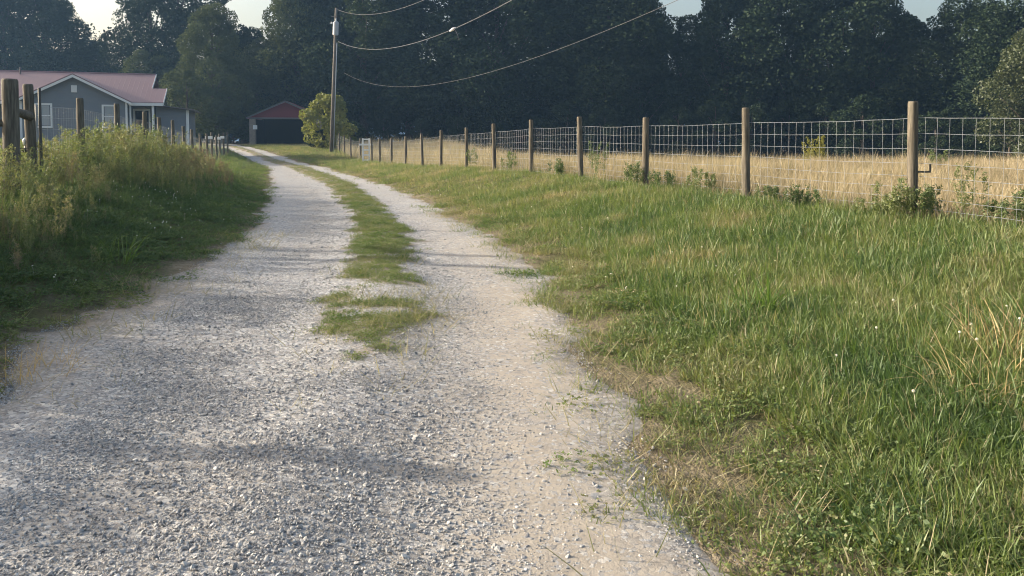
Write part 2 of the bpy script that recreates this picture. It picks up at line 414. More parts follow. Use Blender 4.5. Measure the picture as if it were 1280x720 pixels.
# ------------------------------------------------------------------ scattering: one object of stuff each
def scatter(name, pts, rot, scl, idx, tint, protos, label, cat):
    me = bpy.data.meshes.new(name); n = len(pts)
    me.vertices.add(n); me.vertices.foreach_set('co', np.asarray(pts, np.float32).ravel())
    a = me.attributes.new('rot', 'FLOAT_VECTOR', 'POINT'); a.data.foreach_set('vector', np.asarray(rot, np.float32).ravel())
    a = me.attributes.new('scl', 'FLOAT', 'POINT'); a.data.foreach_set('value', np.asarray(scl, np.float32))
    a = me.attributes.new('tint', 'FLOAT', 'POINT'); a.data.foreach_set('value', np.asarray(tint, np.float32))
    a = me.attributes.new('idx', 'INT', 'POINT'); a.data.foreach_set('value', np.asarray(idx, np.int32))
    o = bpy.data.objects.new(name, me); COL.objects.link(o)
    c = bpy.data.collections.new(name + '_pieces')
    for k, (pm, mat) in enumerate(protos):
        p = bpy.data.objects.new('%s_piece_%s' % (name, 'abcdefghijklmnop'[k]), pm)
        if not pm.materials: pm.materials.append(mat)
        c.objects.link(p)
    g = bpy.data.node_groups.new(name + '_spread', 'GeometryNodeTree')
    g.interface.new_socket('Geometry', in_out='INPUT', socket_type='NodeSocketGeometry')
    g.interface.new_socket('Geometry', in_out='OUTPUT', socket_type='NodeSocketGeometry')
    i = g.nodes.new('NodeGroupInput'); out = g.nodes.new('NodeGroupOutput')
    iop = g.nodes.new('GeometryNodeInstanceOnPoints'); ci = g.nodes.new('GeometryNodeCollectionInfo')
    ci.inputs[0].default_value = c; ci.inputs[1].default_value = True; ci.inputs[2].default_value = True
    def na(nm, t):
        x = g.nodes.new('GeometryNodeInputNamedAttribute'); x.data_type = t; x.inputs[0].default_value = nm; return x.outputs[0]
    L = g.links.new
    L(i.outputs[0], iop.inputs['Points']); L(ci.outputs[0], iop.inputs['Instance'])
    iop.inputs['Pick Instance'].default_value = True
    L(na('idx', 'INT'), iop.inputs['Instance Index'])
    e2r = g.nodes.new('FunctionNodeEulerToRotation'); L(na('rot', 'FLOAT_VECTOR'), e2r.inputs[0]); L(e2r.outputs[0], iop.inputs['Rotation'])
    L(na('scl', 'FLOAT'), iop.inputs['Scale']); L(iop.outputs[0], out.inputs[0])
    m = o.modifiers.new('spread', 'NODES'); m.node_group = g
    return tag(o, label, cat, kind='stuff')

def blade_mesh(name, n, h, w, lean, rad, seed, curl=.5, segs=3, hvar=.45):
    r = np.random.default_rng(seed)
    ang = r.uniform(0, 2 * np.pi, n); rr = rad * np.sqrt(r.uniform(0, 1, n))
    bx, by = rr * np.cos(ang), rr * np.sin(ang)
    d = ang + r.normal(0, 1.1, n)
    L = h * (1 - hvar * r.uniform(0, 1, n)); W = w * r.uniform(.6, 1.2, n)
    ln = np.abs(r.normal(lean, lean * .5, n)); face = r.uniform(0, np.pi, n)
    V = []; nv = 2 * segs + 1
    for k in range(segs + 1):
        t = k / segs
        th = ln * (1 + curl * 2.0 * t)
        off = L * t * np.sin(np.clip(th, 0, 1.5)) * .9; up = L * t * np.cos(np.clip(th * .8, 0, 1.45))
        cx = bx + off * np.cos(d); cy = by + off * np.sin(d)
        if k < segs:
            ww = W * (1 - .55 * t) * .5
            V.append(np.stack([cx - ww * np.cos(face), cy - ww * np.sin(face), up - .015], -1))
            V.append(np.stack([cx + ww * np.cos(face), cy + ww * np.sin(face), up - .015], -1))
        else: V.append(np.stack([cx, cy, up - .015], -1))
    V = np.stack(V, 1).reshape(-1, 3)
    b = (np.arange(n) * nv)[:, None]
    Q = np.concatenate([b + np.array([2 * k, 2 * k + 1, 2 * k + 3, 2 * k + 2]) for k in range(segs - 1)])
    Tt = b + np.array([2 * segs - 2, 2 * segs - 1, 2 * segs])
    return np_mesh(name, V, Q, Tt, dict(rnd=np.repeat(r.uniform(0, 1, n), nv)))

def leaf_cloud(name, C, size, seed, rnd=None, up=.35, aspect=.6):
    """small four-cornered leaves at the points C"""
    r = np.random.default_rng(seed); n = len(C)
    N = r.normal(0, 1, (n, 3)); N[:, 2] = np.abs(N[:, 2]) + up; N /= np.linalg.norm(N, axis=1)[:, None]
    A = np.cross(N, r.normal(0, 1, (n, 3))); A /= np.linalg.norm(A, axis=1)[:, None] + 1e-9
    B = np.cross(N, A); s = (size * r.uniform(.6, 1.35, n))[:, None]
    V = np.stack([C - A * s, C + B * s * aspect + N * s * .15, C + A * s, C - B * s * aspect + N * s * .15], 1).reshape(-1, 3)
    Q = np.arange(4 * n).reshape(n, 4)
    return np_mesh(name, V, Q, None, dict(rnd=np.repeat(r.uniform(0, 1, n) if rnd is None else rnd, 4)))

def join_np(name, parts):
    """merges meshes made above into one"""
    V = []; Q = []; Tt = []; A = []; n = 0
    for me in parts:
        k = len(me.vertices); co = np.empty(k * 3, np.float32); me.vertices.foreach_get('co', co); V.append(co.reshape(-1, 3))
        a = np.empty(k, np.float32); me.attributes['rnd'].data.foreach_get('value', a); A.append(a)
        for p in me.polygons:
            (Q if len(p.vertices) == 4 else Tt).append([v + n for v in p.vertices])
        n += k; bpy.data.meshes.remove(me)
    return np_mesh(name, np.concatenate(V), Q or None, Tt or None, dict(rnd=np.concatenate(A)))

def stalk_mesh(name, seed, h=1.0, n=5, rad=.12, leafy=26, leaf=.03, branch=9):
    """feathery upright weed: thin stems with side shoots and small leaves"""
    r = np.random.default_rng(seed); C = []; mb = []
    parts = []
    for k in range(n):
        a = r.uniform(0, 6.28); b = rad * math.sqrt(r.uniform()); hh = h * r.uniform(.6, 1.0)
        base = np.array([b * math.cos(a), b * math.sin(a), -.02]); d = r.uniform(0, 6.28); ln = r.uniform(.03, .2)
        top = base + np.array([math.cos(d) * ln * hh, math.sin(d) * ln * hh, hh])
        f = r.uniform(0, 3.14); w = .004
        o = np.array([math.cos(f) * w, math.sin(f) * w, 0])
        parts.append(np_mesh('s', [base - o, base + o, top + o * .3, top - o * .3], [[0, 1, 2, 3]], None, dict(rnd=[.4] * 4)))
        for j in range(branch):
            t = r.uniform(.25, 1.0); p = base + (top - base) * t
            e = r.uniform(0, 6.28); bl = hh * .28 * (1.15 - t) + .03
            q = p + np.array([math.cos(e) * bl * .6, math.sin(e) * bl * .6, bl * .8])
            f2 = e + 1.57; o2 = np.array([math.cos(f2) * .003, math.sin(f2) * .003, 0])
            parts.append(np_mesh('s', [p - o2, p + o2, q + o2 * .4, q - o2 * .4], [[0, 1, 2, 3]], None, dict(rnd=[.35] * 4)))
            for l in range(max(1, leafy // branch)):
                s = r.uniform(.2, 1.05); C.append(p + (q - p) * s + r.normal(0, .012, 3))
    parts.append(leaf_cloud('l', np.array(C), leaf, seed + 1, up=.2, aspect=.28))
    return join_np(name, parts)

def clover_mesh(name, seed, n=26, rad=.12, h=.06):
    r = np.random.default_rng(seed)
    a = r.uniform(0, 6.28, n); b = rad * np.sqrt(r.uniform(0, 1, n))
    C = np.stack([b * np.cos(a), b * np.sin(a), r.uniform(.3, 1, n) * h], -1)
    tri = np.concatenate([C + .0075 * np.stack([np.cos(a + k * 2.09), np.sin(a + k * 2.09), 0 * a], -1) for k in range(3)])
    return leaf_cloud(name, tri, .008, seed, up=1.3, aspect=.75)

def stone_mesh(name, seed):
    import bmesh
    r = np.random.default_rng(seed); bm = bmesh.new()
    bmesh.ops.create_icosphere(bm, subdivisions=1, radius=.5)
    for v in bm.verts: v.co *= r.uniform(.72, 1.15)
    sc = Vector((r.uniform(.8, 1.25), r.uniform(.65, 1.0), r.uniform(.32, .55)))
    for v in bm.verts: v.co = Vector((v.co.x * sc.x, v.co.y * sc.y, v.co.z * sc.z))
    me = bpy.data.meshes.new(name); bm.to_mesh(me); bm.free(); return me

def sample(y0, y1, x0, x1, dens):
    """random ground spots between curves x0(y), x1(y)"""
    W = max(.1, float(np.max(x1(np.linspace(y0, y1, 30)) - x0(np.linspace(y0, y1, 30)))))
    n = int(dens * W * (y1 - y0))
    y = RNG.uniform(y0, y1, n); t = RNG.uniform(0, W, n); x = x0(y) + t
    k = x < x1(y); return x[k], y[k]
BANDS = [(1.6, 4.5), (4.5, 7), (7, 10), (10, 14), (14, 19), (19, 26), (26, 36), (36, 50), (50, 70)]
def vis_r(y): return .74 * y + 2.0
def vis_l(y): return -.74 * y - 2.0
def rots(n, tilt=.15): return np.stack([RNG.normal(0, tilt, n), RNG.normal(0, tilt, n), RNG.uniform(0, 6.283, n)], -1)

# --- loose stones on the drive
P_, S_, T_ = [], [], []
for (a, b), den, sz in zip(BANDS, (12500, 6800, 2900, 1200, 480, 190, 60, 18, 0), (1, 1, 1.05, 1.15, 1.35, 1.6, 2, 2.4, 1)):
    if not den: continue
    x, y = sample(a if a > 2 else 1.7, b, lambda v: road_l(v) - .1, lambda v: road_r(v) + .12, den)
    t = (x - road_l(y)) / (road_r(y) - road_l(y))
    keep = .3 + .7 * np.clip((noise(x, y, .8, 61) - .36) / .16, 0, 1) * (1 - .8 * np.exp(-((t - .84) / .15) ** 2)) * (1 - .6 * np.exp(-((t - .66) / .12) ** 2) * np.exp(-((y - 3.9) / .9) ** 2)) 
    keep = keep * np.where((t > .0) & (t < .985), 1, .07) * (1 - .8 * on_strip(x, y))
    k = RNG.uniform(0, 1, len(x)) < keep; x, y = x[k], y[k]
    s = np.clip(RNG.lognormal(math.log(.0072), .5, len(x)), .0035, .034) * sz
    P_.append(np.stack([x, y, H(x, y) + .0095 - s * .04], -1)); S_.append(s); T_.append(np.clip(RNG.normal(.5, .27, len(x)), 0, 1))
P_, S_, T_ = np.concatenate(P_), np.concatenate(S_), np.concatenate(T_)
scatter('gravel', P_, rots(len(P_), .5), S_, RNG.integers(0, 6, len(P_)), T_, [(stone_mesh('stone_%s' % 'abcdef'[k], k), M['stone']) for k in range(6)],
        'loose grey and tan gravel spread over the drive', 'gravel')

# --- grass
short = [blade_mesh('short_grass', 30, .065, .0065, .6, .09, 1, .6), blade_mesh('short_grass', 26, .09, .0065, .65, .10, 2, .6)]
mid = [blade_mesh('mid_grass', 24, .14, .007, .42, .09, 3, .6), blade_mesh('mid_grass', 22, .175, .0075, .5, .10, 4, .7), blade_mesh('mid_grass', 28, .115, .0075, .6, .11, 5, .6)]
tall = [blade_mesh('tall_grass', 13, .24, .0075, .45, .10, 6, .8), blade_mesh('tall_grass', 5, .32, .004, .25, .10, 7, .5)]
clov = [clover_mesh('clover_leaves', 8, 30, .12, .05), clover_mesh('clover_leaves', 9, 40, .14, .06)]
lawn_protos = [(m_, M['grass']) for m_ in short + mid + tall + clov]

def fade(dcoef, a): return dcoef
def lawn(name, x0, x1, dens, tintf, kindf, maskf, label, sizes=(1, 1, 1, 1.05, 1.15, 1.3, 1.5, 1.8, 2.2)):
    PP, SS, TT_, II = [], [], [], []
    for (a, b), den, sz in zip(BANDS, dens, sizes):
        if not den: continue
        x, y = sample(a, b, x0, x1, den)
        k = RNG.uniform(0, 1, len(x)) < maskf(x, y); x, y = x[k], y[k]
        if not len(x): continue
        idx, hs = kindf(x, y)
        PP.append(np.stack([x, y, H(x, y)], -1)); SS.append(sz * hs * RNG.uniform(.75, 1.2, len(x)))
        TT_.append(np.clip(np.where(idx == 6, .14, tintf(x, y)), 0, 1)); II.append(idx)
    P = np.concatenate(PP)
    return scatter(name, P, rots(len(P), .12), np.concatenate(SS), np.concatenate(II), np.concatenate(TT_), lawn_protos, label, 'grass')

def pick(n, ids, w):
    return RNG.choice(np.array(ids), n, p=np.array(w) / sum(w))

def r_edge(y): return road_r(y) - .6
def r_mask(x, y):
    d = x - road_r(y)
    m = np.clip((d + (noise(x, y, .4, 71) - .5) * 1.3 + .06) / .4, 0, 1) ** 1.2
    bare = np.clip((noise(x, y, .32, 73, 2) - np.interp(y, [2, 3.5, 6], [.52, .46, .32])) / .14, .05, 1)            # bare spots near the verge
    creep = np.clip((noise(x, y, .22, 78, 2) - .60) / .12, 0, 1) * np.clip((d + .55) / .35, 0, 1) * .6
    m = np.maximum(m, creep)
    return m * np.where(d < np.interp(y, [2, 3.2, 5], [.75, .9, .8]) + (noise(x, y, .5, 74) - .5) * .6, np.maximum(bare, creep), 1) * (x < fence_r(y) + .35)
def r_kind(x, y):
    d = x - road_r(y); n = len(x)
    tallf = ss((d - .35 + (noise(x, y, .8, 75) - .5) * 1.0) / .8)
    lush = noise(x, y, 1.6, 79)
    u = RNG.uniform(0, 1, n)
    idx = np.where(u < tallf, pick(n, [2, 3, 4, 5, 6, 7, 1], [30, 22, 28, 2, 3, 9, 12]), pick(n, [0, 1, 4, 7, 8], [40, 30, 12, 7, 4]))
    hs = (.7 + .65 * lush) * np.where(u < tallf, 1.05 - .13 * ss((6.5 - y) / 2) - .2 * ss((y - 9) / 7), 1.0)
    return idx, hs
def r_tint(x, y):
    d = x - road_r(y)
    t = .71 + (noise(x, y, .7, 83) - .5) * .8 + RNG.normal(0, .10, len(x))
    t = t - .22 * ss((y - 10) / 10) - .08 * np.exp(-(d / .5) ** 2)
    t = t - .35 * np.clip((noise(x, y, .8, 85, 2) - .66) / .12, 0, 1)
    t = np.where(RNG.uniform(0, 1, len(x)) < .03, .1, t)
    return t
lawn('grass', r_edge, lambda y: np.minimum(fence_r(y) + .5, vis_r(y)), (800, 560, 400, 250, 140, 76, 40, 18, 8), r_tint, r_kind, r_mask,
     'green rough grass sloping from the drive up to the right wire fence')

def l_mask(x, y):
    d = road_l(y) - x
    m = np.clip((d + (noise(x, y, .35, 91) - .5) * 1.1 + .1) / .45, 0, 1) ** 1.3
    return m * np.where((y < 5.2) & (d < .5), .35, 1)
def l_kind(x, y):
    d = road_l(y) - x; n = len(x)
    tallf = ss((d - .5) / 1.2)
    u = RNG.uniform(0, 1, n)
    idx = np.where(u < tallf, pick(n, [2, 4, 3, 7, 8], [22, 28, 12, 22, 16]), pick(n, [0, 1, 7, 8], [30, 20, 28, 22]))
    return idx, .7 + .5 * noise(x, y, 1.2, 93)
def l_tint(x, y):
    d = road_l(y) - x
    t = .88 + (noise(x, y, 1.1, 95) - .5) * .5 + RNG.normal(0, .09, len(x)) - .25 * ss((y - 18) / 8)  # base tint set deeper: the bank's shade is put into the blades
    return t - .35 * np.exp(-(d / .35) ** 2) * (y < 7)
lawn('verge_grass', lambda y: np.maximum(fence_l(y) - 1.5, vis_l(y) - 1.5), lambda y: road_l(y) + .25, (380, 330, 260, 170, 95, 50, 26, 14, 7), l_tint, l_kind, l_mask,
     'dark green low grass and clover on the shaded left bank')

def s_mask(x, y): return on_strip(x, y)
def s_kind(x, y):
    n = len(x); return pick(n, [0, 1, 7, 8, 4], [34, 26, 22, 14, 4 ]), RNG.uniform(.4, .75, n) * np.where(y > 9, 1.1, .9)
def s_tint(x, y): return .62 + (noise(x, y, .7, 97) - .5) * .7 + RNG.normal(0, .1, len(x)) - .15 * ss((y - 14) / 8)
lawn('strip_grass', lambda y: np.interp(y, SL_Y, SL_X) - .25, lambda y: np.interp(y, SL_Y, SR_X) + .25, (1050, 900, 700, 440, 260, 130, 60, 26, 10), s_tint, s_kind, s_mask,
     'low green grass growing in the strip between the wheel tracks')

# yard and far grass (left of the fence, around the house, before the shed)
def y_mask(x, y): return np.where((x < road_l(y) - .1) & (x > fence_l(y) - .6), 0, 1) * np.where((x > road_l(y) - .2) & (x < road_r(y) + .2), 0, 1) * (1 - ((x > fence_r(y)) & (y < 60)))
def y_kind(x, y): n = len(x); return pick(n, [0, 1, 2, 4], [25, 30, 20, 25]), np.full(n, .9)
def y_tint(x, y): return .42 + (noise(x, y, 3, 99) - .5) * .6 + RNG.normal(0, .1, len(x))
lawn('yard_grass', lambda y: vis_l(y) - 2, lambda y: np.where(y < 36, fence_l(y), np.maximum(-12, fence_r(y))), (0, 60, 45, 34, 30, 26, 16, 12, 8), y_tint, y_kind, y_mask,
     'pale grass of the yard around the house and shed')

# --- the dry hay field beyond the right fence
dryp = [(blade_mesh('dry_grass', 22, .34, .006, .3, .12, 11, .7), M['drygrass']), (blade_mesh('dry_grass', 18, .44, .005, .22, .12, 12, .5), M['drygrass']), (blade_mesh('dry_grass', 24, .24, .007, .5, .13, 13, .7), M['drygrass'])]
PP, SS, TT_ = [], [], []
for (a, b), den, sz in zip(BANDS, (60, 75, 75, 60, 48, 36, 20, 10, 6), (1, 1, 1, 1.05, 1.15, 1.3, 1.6, 2, 2.4)):
    x, y = sample(a, b, lambda v: fence_r(v) - .1, lambda v: vis_r(v) + 2, den)
    k = (y < field_edge(x) + 2.5) & (RNG.uniform(0, 1, len(x)) < ss((x - fence_r(y) + .2 + (noise(x, y, 1.0, 103) - .5) * .9) / .7)); x, y = x[k], y[k]
    PP.append(np.stack([x, y, H(x, y)], -1)); SS.append(sz * RNG.uniform(.7, 1.15, len(x)) * (.45 + 1.0 * noise(x, y, .9, 105)))
    TT_.append(np.clip(.36 + (noise(x, y, 1.4, 107) - .5) * 1.1 + RNG.normal(0, .12, len(x)), 0, 1))
P_ = np.concatenate(PP)
scatter('dry_grass', P_, rots(len(P_), .15), np.concatenate(SS), RNG.integers(0, 3, len(P_)), np.concatenate(TT_), dryp, 'tan dry grass of the hay field beyond the right wire fence', 'grass')

# --- tall weeds along the left fence
stalks = [(stalk_mesh('weed_stalks', 21, 1.0, 5, .16, 60, .03, 12), M['weed']), (stalk_mesh('weed_stalks', 22, .85, 6, .17, 50, .028, 10), M['weed']),
          (stalk_mesh('weed_stalks', 23, 1.1, 4, .14, 60, .028, 13), M['weed']), (blade_mesh('weed_blades', 22, .7, .007, .2, .14, 24, .6), M['weed']), (blade_mesh('weed_blades', 26, .5, .009, .3, .15, 25, .7), M['weed']), (blade_mesh('dead_stems', 6, 1.25, .006, .07, .2, 26, .3), M['weed'])]
PP, SS, TT_, II = [], [], [], []
for (a, b), den, sz in zip(BANDS, (50, 50, 46, 38, 27, 19, 11, 5, 0), (1, 1, 1, 1, 1, 1.05, 1.1, 1.1, 1)):
    if not den: continue
    x, y = sample(a, b, lambda v: fence_l(v) - 2.2, lambda v: fence_l(v) + 2.4, den)
    d = x - fence_l(y)
    w = np.interp(y, [0, 4, 7, 9, 13, 18, 24, 30, 40, 60], [.6, .7, .9, .9, 1.0, 1.4, 1.2, .6, .25, .2])
    k = (RNG.uniform(0, 1, len(x)) < np.clip(1.25 - np.abs(d - .1) / w * .75 + (noise(x, y, 1.1, 111) - .5), 0, 1)) & (np.abs(d) < 2.2)
    x, y, d, w = x[k], y[k], d[k], w[k]
    hh = np.interp(y, [0, 4.2, 6, 11.2, 14, 18, 24, 30, 45], [.42, .5, .45, .50, .74, .84, .66, .5, .45]) * (1.1 - .32 * np.clip(np.abs(d - .1) / w, 0, 1.4)) * RNG.uniform(.45, 1.35, len(x))
    PP.append(np.stack([x, y, H(x, y)], -1)); SS.append(hh)
    t = .67 + (noise(x, y, .9, 113) - .5) * .9 + RNG.normal(0, .1, len(x)) - .5 * ss((d - .55) / .7) * ss((y - 14) / 8) - .25 * ss((9.5 - y) / 3)
    ii = pick(len(x), [0, 1, 2, 3, 4, 5], [22, 19, 17, 16, 12, 14]); II.append(ii); TT_.append(np.where(ii == 5, .12, np.clip(t, 0, 1)))
P_ = np.concatenate(PP)
scatter('tall_weeds', P_, rots(len(P_), .1), np.concatenate(SS), np.concatenate(II), np.concatenate(TT_), stalks, 'tall feathery weeds along the left post fence', 'weeds')

# --- fallen straw along the margins
x1, y1 = sample(2.0, 16, lambda v: road_r(v) - .35, lambda v: road_r(v) + .8, 70)
x2, y2 = sample(4.0, 12, lambda v: road_l(v) - .3, lambda v: road_l(v) + .8, 60)
x3, y3 = sample(3.9, 9, lambda v: np.interp(v, SL_Y, SL_X) - .2, lambda v: np.interp(v, SL_Y, SR_X) + .2, 60)
x, y = np.concatenate([x1, x2, x3]), np.concatenate([y1, y2, y3])
k = RNG.uniform(0, 1, len(x)) < np.clip((noise(x, y, .6, 131) - .4) * 4, 0, 1); x, y = x[k], y[k]
scatter('dry_straw', np.stack([x, y, H(x, y) + .022], -1), rots(len(x), .08), RNG.uniform(.6, 1.2, len(x)), RNG.integers(0, 2, len(x)), np.clip(RNG.normal(.12, .12, len(x)), 0, 1),
        [(blade_mesh('straw', 12, .12, .0045, 1.45, .12, 31, .0), M['grass']), (blade_mesh('straw', 9, .2, .004, 1.4, .14, 32, .05), M['grass'])], 'dry straw and dead grass lying along the drive margins', 'straw')

# --- clover flower heads
def flower_mesh(name):
    import bmesh
    bm = bmesh.new(); bmesh.ops.create_icosphere(bm, subdivisions=1, radius=.011, matrix=Matrix.Translation((0, 0, .13)))
    n = len(bm.verts); a = [bm.verts.new(v) for v in ((-.0015, 0, -.01), (.0015, 0, -.01), (.001, 0, .125), (-.001, 0, .125))]; bm.faces.new(a)
    me = bpy.data.meshes.new(name); bm.to_mesh(me); bm.free()
    at_ = me.attributes.new('rnd', 'FLOAT', 'POINT'); at_.data.foreach_set('value', RNG.uniform(0, 1, len(me.vertices)).astype(np.float32)); return me
x1, y1 = sample(5, 16, lambda v: road_l(v) - 2.6, lambda v: road_l(v) - .3, 9)
x2, y2 = sample(2.6, 20, lambda v: road_r(v) + .3, lambda v: np.minimum(road_r(v) + 3, vis_r(v)), 2.2)
x, y = np.concatenate([x1, x2]), np.concatenate([y1, y2])
k = RNG.uniform(0, 1, len(x)) < np.clip((noise(x, y, 1.2, 121) - .35) * 3, 0, 1); x, y = x[k], y[k]
scatter('clover_flowers', np.stack([x, y, H(x, y)], -1), rots(len(x), .2), RNG.uniform(.55, .9, len(x)), np.zeros(len(x)), RNG.uniform(0, 1, len(x)), [(flower_mesh('clover_head'), M['flower'])],
        'small white clover flowers dotted through the grass', 'flowers')

# ------------------------------------------------------------------ fences
def gh(x, y): return float(H(x, y))
def post_mesh(h, r, seed, bury=.25):
    rr = np.random.default_rng(seed); mb = MB()
    pts = []; rad = []
    lx, ly = rr.normal(0, .007, 2)
    for t in (0, .2, .45, .7, .9, .985, 1.0):
        z = -bury + (h + bury) * t
        pts.append((lx * z, ly * z, z)); rad.append(r * (1.06 - .1 * t) * (1 + rr.normal(0, .015)) * (.9 if t == 1 else 1))
    mb.tube(pts, rad, 12); return mb

def wire_bay(p0, p1, rows, step, rw, rv):
    """woven wire between two posts: line wires and upright stays"""
    mb = MB(); p0 = Vector(p0); p1 = Vector(p1); L = (p1 - p0).length
    n = 8
    rnd = random.Random(int(p0.y * 100))
    for k, hgt in enumerate(rows):
        pts = []
        for i in range(n + 1):
            t = i / n; q = p0.lerp(p1, t)
            sag = -.022 * 4 * t * (1 - t) * (1 if k == len(rows) - 1 else .5) + (rnd.uniform(-.005, .005) if 0 < i < n else 0)
            pts.append((q.x, q.y, q.z + hgt + sag))
        mb.tube(pts, rw * (1.25 if k in (0, len(rows) - 1) else 1), 4, False)
    m = int(L / step)
    for j in range(1, m + 1):
        t = (j - .5) / m; q = p0.lerp(p1, t)
        sag = -.022 * 4 * t * (1 - t)
        mb.tube([(q.x + rnd.uniform(-.006, .006), q.y, q.z + rows[0]), (q.x + rnd.uniform(-.008, .008), q.y, q.z + (rows[0] + rows[-1]) / 2), (q.x, q.y, q.z + rows[-1] + sag)], rv, 4, False)
    return mb
ROWS = (.06, .16, .27, .39, .52, .67, .84, 1.01, 1.19)

rf = empty('wire_fence', (4.59, 8.7, gh(4.59, 8.7)), 0, 'woven wire fence on round wooden posts along the right side of the drive', 'fence')
def into(par, o):
    o.parent = par; o.matrix_parent_inverse = Matrix.Translation(par.location).inverted(); return o
rposts = []
for px in (None, 1142, 934, 807, 726, 664, 618, 583, 551, 528, 507, 489, 474.6, 464.7, 450.6, 438.5, 430.5, 424, 418):
    if px is None: Y = 6.0
    else:
        a = (px - 640) / 943.0; Y = (4.59 + .363 * 8.7) / (a + .363)
    x = float(fence_r(Y)); rposts.append((x, Y, gh(x, Y)))
for k, (x, y, z) in enumerate(rposts):
    h = 1.40 + RNG.normal(0, .02)
    o = into(rf, post_mesh(h, .058 + RNG.normal(0, .003), 300 + k).build('post', M['post'], None, True)); o.location = (x, y, z)
    o.rotation_euler = (RNG.normal(0, .012), RNG.normal(0, .014), RNG.uniform(0, 6))
for k in range(len(rposts) - 1):
    (x0, y0, z0), (x1_, y1_, z1) = rposts[k], rposts[k + 1]
    o = into(rf, wire_bay((x0 + .065, y0, z0), (x1_ + .065, y1_, z1), ROWS, .15, .0021, .0015).build('wire_mesh', M['wire']))
x, y, z = rposts[1]
mb = MB(); mb.box((x + .05, y - .03, z + .56), (x + .19, y - .012, z + .58)); mb.box((x + .18, y - .03, z + .58), (x + .192, y - .012, z + .66))
into(rf, mb.build('bracket', M['steel']))

lf = empty('post_fence', (-6.49, 9.78, gh(-6.49, 9.78)), 0, 'weathered round post fence with woven wire along the left side of the drive', 'fence')
lposts = [(-8.75, 9.55, 1.45, .075)]
for px, Y, h, r in ((14, 9.78, 1.50, .097), (40, 10.59, 1.47, .068)):
    lposts.append(((px - 640) / 943 * Y, Y, h, r))
for px in (101.5, 147, 180.5, 201, 217, 231, 241, 251, 259, 265, 270.5, 275, 279.5, 284.5):
    a = (px - 640) / 943.0; Y = (-7.63 + .305 * 13.5) / (a + .305)
    lposts.append((a * Y, Y, 1.40 + RNG.normal(0, .02) + (.12 if px == 265 else 0), .06 if px < 120 else .055))
lp = []
for k, (x, y, h, r) in enumerate(lposts):
    z = gh(x, y); lp.append((x, y, z))
    o = into(lf, post_mesh(h, r, 400 + k).build('post', M['post'], None, True)); o.location = (x, y, z)
    o.rotation_euler = (RNG.normal(0, .008), RNG.normal(-.008, .008), RNG.uniform(-.3, .3))
o = into(lf, post_mesh(1.0, .085, 455).build('post', M['post'], None, True)); o.location = (-4.75, 4.0, gh(-4.75, 4.0))  # unseen short thick post, added to cast the shadow band on the near drive
for k in range(2, len(lp) - 1):
    (x0, y0, z0), (x1_, y1_, z1) = lp[k], lp[k + 1]
    into(lf, wire_bay((x0 - .065, y0, z0), (x1_ - .065, y1_, z1), ROWS, .15, .0018, .0013).build('wire_mesh', M['wire']))
def between(a, b, za, zb, ra, rb, name, mat, cut=.07):
    a = Vector((a[0], a[1], za)); b = Vector((b[0], b[1], zb)); d = (b - a).normalized()
    return into(lf, MB().tube([a + d * cut, a.lerp(b, .3), a.lerp(b, .7), b - d * cut], [ra, ra * 1.02, rb * 1.03, rb], 10).build(name, mat, None, True))
between(lp[1], lp[2], 1.86, 1.80, .05, .062, 'rail', M['post'])
between(lp[0], lp[1], 1.70, 1.69, .05, .048, 'rail', M['post'])
between(lp[0], lp[1], 1.38, 1.385, .016, .016, 'gate_pipe', M['white'])
between(lp[1], lp[2], 1.36, 1.36, .006, .006, 'wire', M['steel'])
x, y, z = lp[2]
mb = MB().tube([(x - .075, y - .03, 1.40), (x - .075, y - .03, 1.47), (x - .07, y - .03, 1.50)], [.028, .036, .02], 10)
ins_ = into(lf, mb.build('insulator', M['white'], None, True))
into(lf, MB().tube([(x - .07, y - .032, 1.30), (x - .062, y - .032, 1.36), (x - .072, y - .032, 1.395)], [.045, .028, .02], 10).build('insulator', M['black'], None, True))
o = MB().tube([(0, 0, -.2), (0, 0, 1.42)], [.02, .02], 6).build('stake', M['steel']); o.location = (lp[2][0] + .09, lp[2][1] + .05, lp[2][2]); into(lf, o)
o = MB().tube([(0, 0, -.2), (.02, 0, 1.2)], [.016, .016], 6).build('stake', M['wire']); o.location = (lp[2][0] - .14, lp[2][1] + .3, lp[2][2]); into(lf, o)
for a_, b_ in ((-6, -5), (-4, -3), (-3, -2)):
    p, q = lp[a_], lp[b_]
    into(lf, MB().box((-.18 , -.02, -.07), (.18, .02, .07)).build('board', M['white'], None, bevel=.01)).location = ((p[0] * .5 + q[0] * .5), (p[1] + q[1]) / 2 - .1, p[2] + 1.22)

# low wire fence at the far side of the hay field
ff = empty('stake_fence', (at(818, 200, 40).x, 40, 0), 0, 'thin low wire fence with metal stakes at the far edge of the dry field', 'fence')
fp = []
for px in (640, 700, 760, 818, 876, 934, 992, 1050, 1108):
    Y = 41 - (px - 640) * .012; x = (px - 640) / 943 * Y; z = gh(x, Y); fp.append((x, Y, z))
    o = into(ff, MB().tube([(0, 0, -.2), (0, 0, max(.9, .76 - z))], [.03, .03], 6).build('stake', M['steel'])); o.location = (x, Y, z)
for k in range(len(fp) - 1):
    mb = MB()
    for h in (.72, .5, .28):
        mb.tube([(fp[k][0], fp[k][1] - .04, h), (fp[k + 1][0], fp[k + 1][1] - .04, h)], .006, 4, False)
    into(ff, mb.build('wire', M['steel']))

